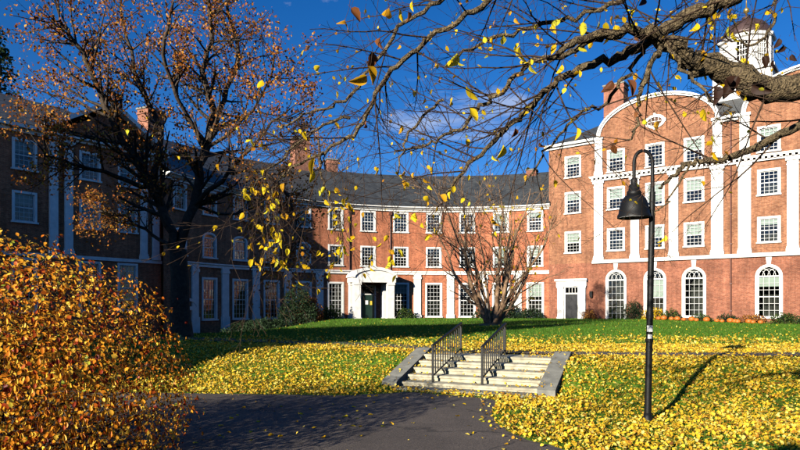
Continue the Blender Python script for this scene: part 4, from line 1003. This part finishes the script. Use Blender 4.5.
for x, y, s, c in SPOTS:
    D = 4.55 if x < 300 or 325 < x < 400 and y > 180 else rng.uniform(3.7, 4.3); p = at(x, y, D)-off
    me = {'y': rng.choice(LM_Y), 'g': LM_Y[4], 'o': rng.choice([LM_Y[5], LM_B[2]]), 'b': rng.choice(LM_B[:2])}[c]
    hang(p, s*.95*D/FPX, me, FT)
    e = p+Vector((rng.uniform(-.05, .05), rng.uniform(-.03, .03), rng.uniform(.1, .22))); tw.append(([p, (p+e)/2+Vector((.008, 0, 0)), e, e+Vector((rng.uniform(-.1, .12), rng.uniform(-.08, .08), rng.uniform(.05, .16)))], [.0012, .0014, .0017, .002]))
tube_obj('twigs', tw, M['twig'], FT, 3, 'stuff')
DL = leaf_mesh('leaf', M['l_umber'], .3, 1.6, 77)
for x, y, s in ((714, 92, 22), (738, 82, 24), (752, 90, 21), (726, 84, 15), (764, 62, 12), (779, 44, 12), (784, 52, 10), (792, 60, 10), (774, 66, 10), (642, 2, 17)):
    D = 3.35; hang(at(x, y-6, D)-off, s*D/FPX, DL, FT)
if len(vis) > 150:
    P = np.array([tuple(q) for q in vis[150:520]]); o = place('small_leaves', leaves('small_leaves', P, .034, M['l_yellow'], fine=True), FT); o['kind'] = 'stuff'

# ------------------------------------------------------------------ copper bush
BC, BA = np.array([-4.62, 6.35, .45]), np.array([2.38, 1.9, 1.98])
bush = empty('copper_bush', (BC[0], BC[1], 0), 0, 'large rounded bush of orange and copper red leaves beside the path', 'bush')
rng = random.Random(9); lines = []; tips = []
for k in range(46):
    a = rng.uniform(0, 6.28); an = rng.uniform(.05, 1.25)
    d = Vector((math.cos(a)*math.sin(an)*1.2, math.sin(a)*math.sin(an), math.cos(an)))
    grow(lines, tips, Vector((math.cos(a)*.35, math.sin(a)*.3, -.05)), d, rng.uniform(1.7, 2.5), .018, 0, rng, up=-.01, wob=.22, kids=(5, 3), ratio=.4, spread=.6, seg=.16)
lines = [l for l in lines if all(((np.array(q)+[0, 0, -BC[2]])/(BA*.97) @ ((np.array(q)+[0, 0, -BC[2]])/(BA*.97))) < 1 for q in l[0])]
tube_obj('stems', lines, M['barkd'], bush, 4)
n = 62000; dirs = RNG.normal(0, 1, (n, 3)); dirs /= np.linalg.norm(dirs, axis=1)[:, None]
lump = 1+.05*np.sin(dirs[:, 0]*7+1)*np.sin(dirs[:, 2]*8)+.04*np.sin(dirs[:, 1]*11+dirs[:, 2]*6)
rr = (1-.62*RNG.random(n)**1.5)*lump
out_ = RNG.random(n) < .03; rr[out_] += RNG.uniform(.02, .1, out_.sum())
sup = 1/np.maximum((np.abs(dirs)**2.6).sum(1)**(1/2.6), .01); P = dirs*(.97*sup[:, None]**.8)*BA*rr[:, None]+[0, 0, BC[2]]; ok_ = P[:, 2] > .06; P = P[ok_]; dirs = dirs[ok_]
W = P+[BC[0], BC[1], 0]; dist = np.linalg.norm(W-[0, 0, EYE], axis=1)
tint = np.clip(RNG.normal(.6, .27, len(P)), 0, .95); gr = RNG.random(len(P)) < .012; tint[gr] = 1
px = CX+FPX*W[:, 0]/np.maximum(W[:, 1], .5)
near = np.argsort(np.where((px > 5) & (px < 220), dist, 99))[:290]; mask = np.zeros(len(P), bool); mask[near] = True
BL = [leaf_mesh('leaf', M['l_bush'], t, c, 40+k) for k, (t, c) in enumerate(((.12, 1.2), (.3, 1), (.42, 2), (.55, 1.4), (.65, 1), (.75, 1.8), (.88, 1.2), (.5, .6)))]
for k in near: s = rng.uniform(.034, .056); place('leaf', rng.choice(BL), bush, tuple(P[k]), (Vector(dirs[k])+Vector((rng.gauss(0, .4), rng.gauss(0, .4), rng.gauss(0, .4)))).to_track_quat('Z', 'Y').to_euler(), (s, s, s))
sprig = []; SP = []; SN = []
for k in range(150):
    i_ = rng.randrange(len(P)); d = Vector(dirs[i_]); b0 = Vector((d.x*BA[0]*.9, d.y*BA[1]*.9, d.z*BA[2]*.9+BC[2]))
    if b0.z < .5: continue
    dd = (d+Vector((rng.gauss(0, .3), rng.gauss(0, .3), .35))).normalized(); ln = rng.uniform(.25, .55); Q = [b0]
    for q in range(5): dd = (dd+Vector((0, 0, -.09))+rand_perp(dd, rng)*.12).normalized(); Q.append(Q[-1]+dd*ln/5)
    sprig.append((Q, [.005, .0045, .004, .003, .0025, .0015]))
    for q in Q[1:]:
        for _ in range(3): SP.append(tuple(q+rand_perp(dd, rng)*.025)); SN.append(tuple(d))
tube_obj('sprigs', sprig, M['barkd'], bush, 4, 'stuff')
o = place('sprig_leaves', leaves('sprig_leaves', np.array(SP), .046, M['l_bush'], tint=np.clip(RNG.normal(.62, .24, len(SP)), 0, 1), fine=True, nrm=np.array(SN)), bush); o['kind'] = 'stuff'
o = place('foliage', leaves('foliage', P[~mask], .047, M['l_bush'], tint=tint[~mask], fine=True, smin=.5, nrm=dirs[~mask]), bush); o['kind'] = 'stuff'

# ------------------------------------------------------------------ shrubs and bedding at the walls
def shrub(base, rx, ry, rz, label, leaf='l_green', n=700, ls=.12, seed=0, group=None, name='shrub'):
    r = empty(name, base, 0, label, 'shrub', group); g = random.Random(seed); li = []; ti = []
    for k in range(7):
        a = g.uniform(0, 6.28); an = g.uniform(.1, 1)
        grow(li, ti, Vector((0, 0, -.1)), Vector((math.cos(a)*math.sin(an)*rx/rz, math.sin(a)*math.sin(an)*ry/rz, math.cos(an))), rz*.85, .025, 0, g, kids=(3,), seg=.2)
    tube_obj('stems', li, M['barkd'], r, 4)
    d = RNG.normal(0, 1, (n, 3)); d /= np.linalg.norm(d, axis=1)[:, None]; d[:, 2] = np.abs(d[:, 2])
    q = d*np.array([rx, ry, rz])*(1-.5*RNG.random(n)[:, None]**1.5)*(1+.12*np.sin(d[:, :1]*9+seed)*np.sin(d[:, 2:]*7))+[0, 0, .02]
    o = place('foliage', leaves('foliage', q, ls, M[leaf]), r); o['kind'] = 'stuff'
    return r
def cpos(th, dd): a = DR(th); r = CR-dd; return (CC[0]+r*math.sin(a), CC[1]+r*math.cos(a))
def onz(x, y, dz=0): return (x, y, float(ground_z(x, y))+dz)
for k, (th, dd, rx, rz, lab, leaf) in enumerate([(-32, 1.5, 1.2, 1.3, 'dark rounded shrub under the window beside the portico', 'l_green'), (-11.9, 1.3, 1.3, 1.0, 'clipped green shrub under the window on the lamp side of the portico', 'l_green'),
        (-44, 3.0, 1.9, 3.6, 'tall dark evergreen shrub where the crescent falls into shade', 'l_dark'), (-39, 2.2, 1.4, 2.6, 'russet leaved shrub next to the tall dark evergreen', 'l_brown'),
        (9.5, 1.4, 1.2, 1.0, 'low dark shrub against the wall behind the many stemmed tree', 'l_dark'), (14.5, 1.6, 1.8, 1.5, 'wide dark shrub between two ground floor windows of the crescent', 'l_dark'), (21, 1.4, 1.4, 1.0, 'low dark shrub under the last crescent window by the hall', 'l_dark'),
        (-55, 3.5, 2.5, 1.4, 'dark spreading shrub in the shaded corner of the crescent', 'l_dark'), (-64, 4.5, 2.4, 1.2, 'dark low shrub beneath the tall shaded windows', 'l_dark')]):
    x, y = cpos(th, dd); shrub(onz(x, y, -.05), rx, 1.0, rz, lab, leaf, int(700*rx*rz), .16, k)
hx = Vector((14.36, 59.97, 0)); hu = Vector((.786, -.619, 0)); hn = Vector((-.619, -.786, 0))
def hpos(u, d): v = hx+hu*u+hn*d; return onz(v.x, v.y)
for k, (u, rx, rz, lab, leaf) in enumerate([(8.2, .9, 1.7, 'dark shrub between the arched french door and the next window', 'l_dark'), (9.9, 1.0, 1.1, 'yellowing shrub under the arched window behind the lamp post', 'l_yellow'), (11.3, .9, .9, 'olive shrub between two arched windows of the hall', 'l_green'),
        (13.6, 1.1, .6, 'low bedding plants under an arched window of the hall', 'l_green'), (15.6, 1.2, .65, 'low dark bedding plants at the foot of the downpipe', 'l_dark'), (17.4, 1.2, .7, 'low russet bedding plants near the pumpkins', 'l_brown'), (19.6, 1.4, .85, 'dark green bedding plants under the far arched window', 'l_green'), (21.5, 1.4, .8, 'low green bedding plants past the far arched window', 'l_dark'), (4.2, .7, .9, 'small russet shrub between side entrance and french door', 'l_brown')]):
    shrub(hpos(u, .75), rx, .5, rz, lab, leaf, int(600*rx*rz)+150, .13, 30+k)
# pumpkins
pm = MB(); nseg = 20
for i_ in range(9):
    t = math.pi*i_/8; 
    for k in range(nseg):
        a = 2*math.pi*k/nseg; rr_ = (.5*math.sin(t)+.001)*(1-.09*abs(math.cos(a*5)))
        pm.v.append((rr_*math.cos(a), rr_*math.sin(a), .38-.38*math.cos(t)*(1-.12*(math.sin(t) < .3))))
for i_ in range(8):
    for k in range(nseg): pm.f.append((i_*nseg+k, i_*nseg+(k+1) % nseg, (i_+1)*nseg+(k+1) % nseg, (i_+1)*nseg+k)); pm.uv.append([(0, 0)]*4)
pme = pm.mesh('pumpkin_body', M['pumpkin'], smooth=True)
st_ = MB(); st_.tube([(0, 0, .7), (.02, 0, .82), (.07, .02, .9)], [.07, .05, .045], 6); ste = st_.mesh('stem', M['stemg'])
for k, pxx in enumerate((664, 670, 676, 683, 689, 696, 702, 711, 721, 727, 734, 739, 742, 752, 757, 764)):
    t = (pxx-CX)/FPX; u = (t*59.97-14.36)/(.786+t*.619); d = 1.65+.25*math.sin(k*2.3)
    s = random.uniform(.36, .56)
    r = empty('pumpkin', Vector(hpos(u, d))-Vector((0, 0, .02)), random.uniform(0, 6), 'orange pumpkin in the row on the ground along the hall wall', 'pumpkin', 'pumpkins along the hall wall'); r.scale = (s, s, s)
    place('pumpkin_body', pme, r); place('stem', ste, r)

# ------------------------------------------------------------------ trees behind the roofs and outside the frame
tree('russet_tree', (-10.5, 82, -1), 'tall sparse russet tree rising behind the crescent roof', height=28, r=.45, trunk_h=.35, crown=(7, 5, 3), spread=.6, leaf='l_brown', nleaf=2600, lsize=.32, seed=4, limbs=6, mat='barkb', limb_len=.5)
tree('bare_tree', (9, 86, -1), 'bare twiggy tree peeping over the crescent roof', height=19, r=.35, crown=(7, 5, 3), leaf='l_brown', nleaf=500, lsize=.28, seed=8, mat='barkb', limb_len=.5)
def conifer(base, h, rad, label, seed, n_t=26):
    root = empty('conifer_tree', base, 0, label, 'tree', 'conifers'); g = random.Random(seed)
    tube_obj('trunk', [([Vector((0, 0, -.5)), Vector((.1, 0, h*.5)), Vector((0, 0, h))], [.4, .25, .04])], M['barkd'], root, 8)
    li = []; ps = []
    for k in range(n_t*6):
        t = (k+g.random())/(n_t*6); z = h*(.12+.87*t); L_ = rad*(1-t)**.8*g.uniform(.6, 1.1)+.25; a = g.uniform(0, 6.28)
        P = [Vector((math.cos(a)*L_*q, math.sin(a)*L_*q, z+.15*L_*q-.45*L_*q*q)) for q in np.linspace(0, 1, 6)]
        li.append((P, [.05*(1-.8*q) for q in np.linspace(0, 1, 6)]))
        for q in range(int(14*L_)+6):
            s = g.uniform(.2, 1); i = min(4, int(s*5)); p = P[i].lerp(P[i+1], s*5-i); ps.append((p.x+g.gauss(0, .14*L_**.5), p.y+g.gauss(0, .14*L_**.5), p.z-abs(g.gauss(0, .22))))
    tube_obj('branches', li, M['barkd'], root, 4)
    o = place('foliage', leaves('foliage', np.array(ps), .42, M['l_dark'], tilt=.9), root); o['kind'] = 'stuff'
conifer((-38.0, 59, -1), 29.5, 6.0, 'dark conifer showing above the eave of the shaded wing', 2)
conifer((-45, 58, -1), 22, 4.5, 'second dark conifer farther along behind the shaded wing', 6)
tree('oak_tree', (-17.0, 9.0, -.1), 'dense leafy tree to the side whose shade falls across the lawn', height=14, r=.4, trunk_h=.15, crown=(6, 5, 3), leaf='l_green', nleaf=30000, lsize=.5, seed=12, limbs=12, ang=1.0, limb_len=.52, jitter=.6)
for k, (x, y, h) in enumerate([(27, 6, 17), (36, 19, 18), (24, -10, 18), (10, -24, 19), (38, -4, 18), (-6, -34, 18)]):  # unseen trees added to cut low sky fill on the shaded wing
    tree('shade_tree', (x, y, -.1), ['broad leafy tree on the far side of the overhanging tree', 'broad leafy tree beyond the lawn past the lamp post', 'broad leafy tree behind the viewer on the lamp side', 'broad leafy tree straight behind the viewer', 'leafy tree outermost on the lamp side', 'leafy tree behind the viewer on the bush side'][k], group='leafy trees around the court', height=h, r=.4, trunk_h=.14, crown=(5, 4), leaf='l_green', nleaf=9000, lsize=.9, seed=60+k, limbs=10, ang=1.0, limb_len=.5, jitter=.8)
shrub((-13.1, 7.2, -.1), 2.1, 2.1, 12.5, 'tall columnar evergreen standing left of the copper bush', 'l_dark', 12000, .42, 56, name='columnar_evergreen')  # unseen caster added to darken the shadow band across the lawn
shrub((-2.3, -3.6, 0), 1.5, 1.5, 4.9, 'tall evergreen shrub behind the viewer beside the path', 'l_dark', 9000, .2, 55, name='evergreen_shrub')

# ------------------------------------------------------------------ fallen leaves and grass
pedge = [(x, y) for x, y in edge]
def patch(x, y): return .5+.25*np.sin(x*1.3+.7*np.sin(y*.9))+.25*np.sin(y*1.7+1.1*np.sin(x*.8))
def seg_dist(x, y, pts):
    P = np.array(densify(pts, 6)); return np.min(np.hypot(x[:, None]-P[None, :, 0], y[:, None]-P[None, :, 1]), 1)
def stair_local(x, y): r = np.stack([x-SC[0], y-SC[1]], -1); return r@SW, r@SS
def litter(x0, x1, y0, y1, dens, keep):
    n = int((x1-x0)*(y1-y0)*dens); x = RNG.uniform(x0, x1, n); y = RNG.uniform(y0, y1, n)
    k = keep(x, y); x, y = x[k], y[k]
    z = ground_z(x, y)+RNG.uniform(.005, .045, len(x))
    a, b = stair_local(x, y); ins = (np.abs(a) < S_HALF+.34) & (b > -.22) & (b < 1.95)
    stp = np.clip(np.floor(b/TREAD)+1, 0, N_STEP)*RISE+.01
    stp = np.where(np.abs(a) > S_HALF, np.interp(b, [-.22, -.12, 1.72, 1.95], [.14, .175, .705, .705])+.006, np.where(b < 0, .045, stp))
    z = np.where(ins, stp, z)
    p_in = in_poly(x, y, pedge) & ~ins; z = np.where(p_in, .012+RNG.uniform(0, .012, len(x)), z)
    return np.stack([x, y, z], -1)
def keep_near(x, y):
    r = RNG.random(len(x)); path = in_poly(x, y, pedge); a, b = stair_local(x, y)
    ins = (np.abs(a) < S_HALF+.34) & (b > -.22) & (b < 1.95)
    pr = .6+.4*np.clip(patch(x, y)*1.6, 0, 1); pr = np.where((x < .2) & (y > 14.0), pr*.8, pr)
    ed = seg_dist(x, y, PATH_EDGE[2:19]); pr = np.where(path, .004+.09*np.clip(1-ed/.35, 0, 1), pr); pr = np.where(~path, pr*np.where(patch(x*2.1, y*1.8) < .17, .5, 1), pr); pr = np.where(ins, .035+.10*(np.abs(a) > .9)*(np.abs(a) < S_HALF)+.05*((b/TREAD) % 1 > .7), pr)
    pr = np.where((b > -.7) & (b < -.22) & (np.abs(a) < 1.7), .55, pr)
    up = np.minimum(seg_dist(x, y, UP_PATHS[0][0])/.65, seg_dist(x, y, UP_PATHS[1][0])/.5) < 1
    return r < np.where(up, .12, pr)
A1 = litter(-7.5, 14, 6.6, 17.5, 800, keep_near)
A2 = litter(-9, 24, 17.5, 33, 110, lambda x, y: RNG.random(len(x)) < (.30+.7*patch(x*.7, y*.6))*np.clip(1.1-(y-17.5)/6.5, .04, 1))
A3 = litter(-8, 30, 33, 56, 1.2, lambda x, y: RNG.random(len(x)) < .25+.6*patch(x*.4, y*.4)*np.clip(1.1-(y-33)/30, .2, 1))
A0 = litter(-3.4, .6, 6.2, 9.2, 26, lambda x, y: RNG.random(len(x)) < np.clip(1-(y-6.2)/2.4-(x+3)*.18, 0, 1))
A4 = np.concatenate([litter(-12, 16, 2, 6.6, 20, lambda x, y: ~in_poly(x, y, pedge))])
PA = np.concatenate([A1, A0, A4])
def fall(name, P, size, lab, fine=False):
    n = len(P); t = np.clip(RNG.normal(.56, .29, n), 0, 1)
    props(place(name, leaves(name, P, size, M['l_fall'], tint=t, tilt=1.0, smin=.35, fine=fine)), lab, 'leaves', kind='stuff')
fall('fallen_leaves', PA[PA[:, 1] < 10.2], .056, 'thick carpet of yellow fallen leaves around the lamp post and path edge', True)
fall('fallen_leaves', PA[PA[:, 1] >= 10.2], .060, 'yellow fallen leaves over the bank and the stone steps')
fall('fallen_leaves', np.concatenate([A2, A3]), .085, 'thinner scatter of yellow leaves on the green lawn before the buildings')
def blades(name, x0, x1, y0, y1, dens, h, keep, lab):
    n = int((x1-x0)*(y1-y0)*dens); x = RNG.uniform(x0, x1, n); y = RNG.uniform(y0, y1, n); k = keep(x, y); x, y = x[k], y[k]; n = len(x)
    a, b = stair_local(x, y); k = ~((np.abs(a) < S_HALF+.36) & (b > -.36) & (b < 2.05)); x, y = x[k], y[k]; n = len(x)
    z = ground_z(x, y)-.005; an = RNG.uniform(0, 6.28, n); wd = h*.13; hh = h*RNG.uniform(.5, 1.2, n)
    B = np.stack([x, y, z], -1); dx = np.stack([np.cos(an)*wd, np.sin(an)*wd, 0*x], -1)
    tip = B+np.stack([RNG.normal(0, .35, n)*hh, RNG.normal(0, .35, n)*hh, hh], -1)
    V = np.stack([B-dx, B+dx, tip], 1).reshape(-1, 3); F = np.arange(3*n).reshape(-1, 3)
    props(place(name, np_mesh(name, V, F, M['blade'], tint=np.repeat(RNG.random(n), 3))), lab, 'grass', kind='stuff')
notpath = lambda x, y: ~in_poly(x, y, pedge) & (np.minimum(seg_dist(x, y, UP_PATHS[0][0])/.62, seg_dist(x, y, UP_PATHS[1][0])/.45) > 1)
blades('grass', -7, 13, 6.8, 15.5, 420, .05, notpath, 'short green grass among the leaves around the steps and lamp')
blades('grass', -9, 24, 15.5, 34, 130, .08, lambda x, y: np.ones(len(x), bool), 'short green grass on the upper lawn towards the buildings')
blades('grass', -6, 32, 34, 58, 22, .12, lambda x, y: np.ones(len(x), bool), 'short green grass along the foot of the brick buildings')
# single leaves that lie on the bare asphalt
k = 0
while k < 46:
    x, y = random.uniform(-2.6, 1.6), random.uniform(7.2, 11.6)
    if not bool(in_poly(np.array([x]), np.array([y]), pedge)[0]): continue
    s = random.uniform(.06, .095)
    o = place('fallen_leaf', random.choice(LM_Y), None, (x, y, .014), (random.uniform(-.15, .15), random.uniform(-.15, .15), random.uniform(0, 6.28)), (s, s, s))
    props(o, 'single yellow leaf lying on the dark asphalt path', 'leaf', 'leaves lying singly on the path'); k += 1
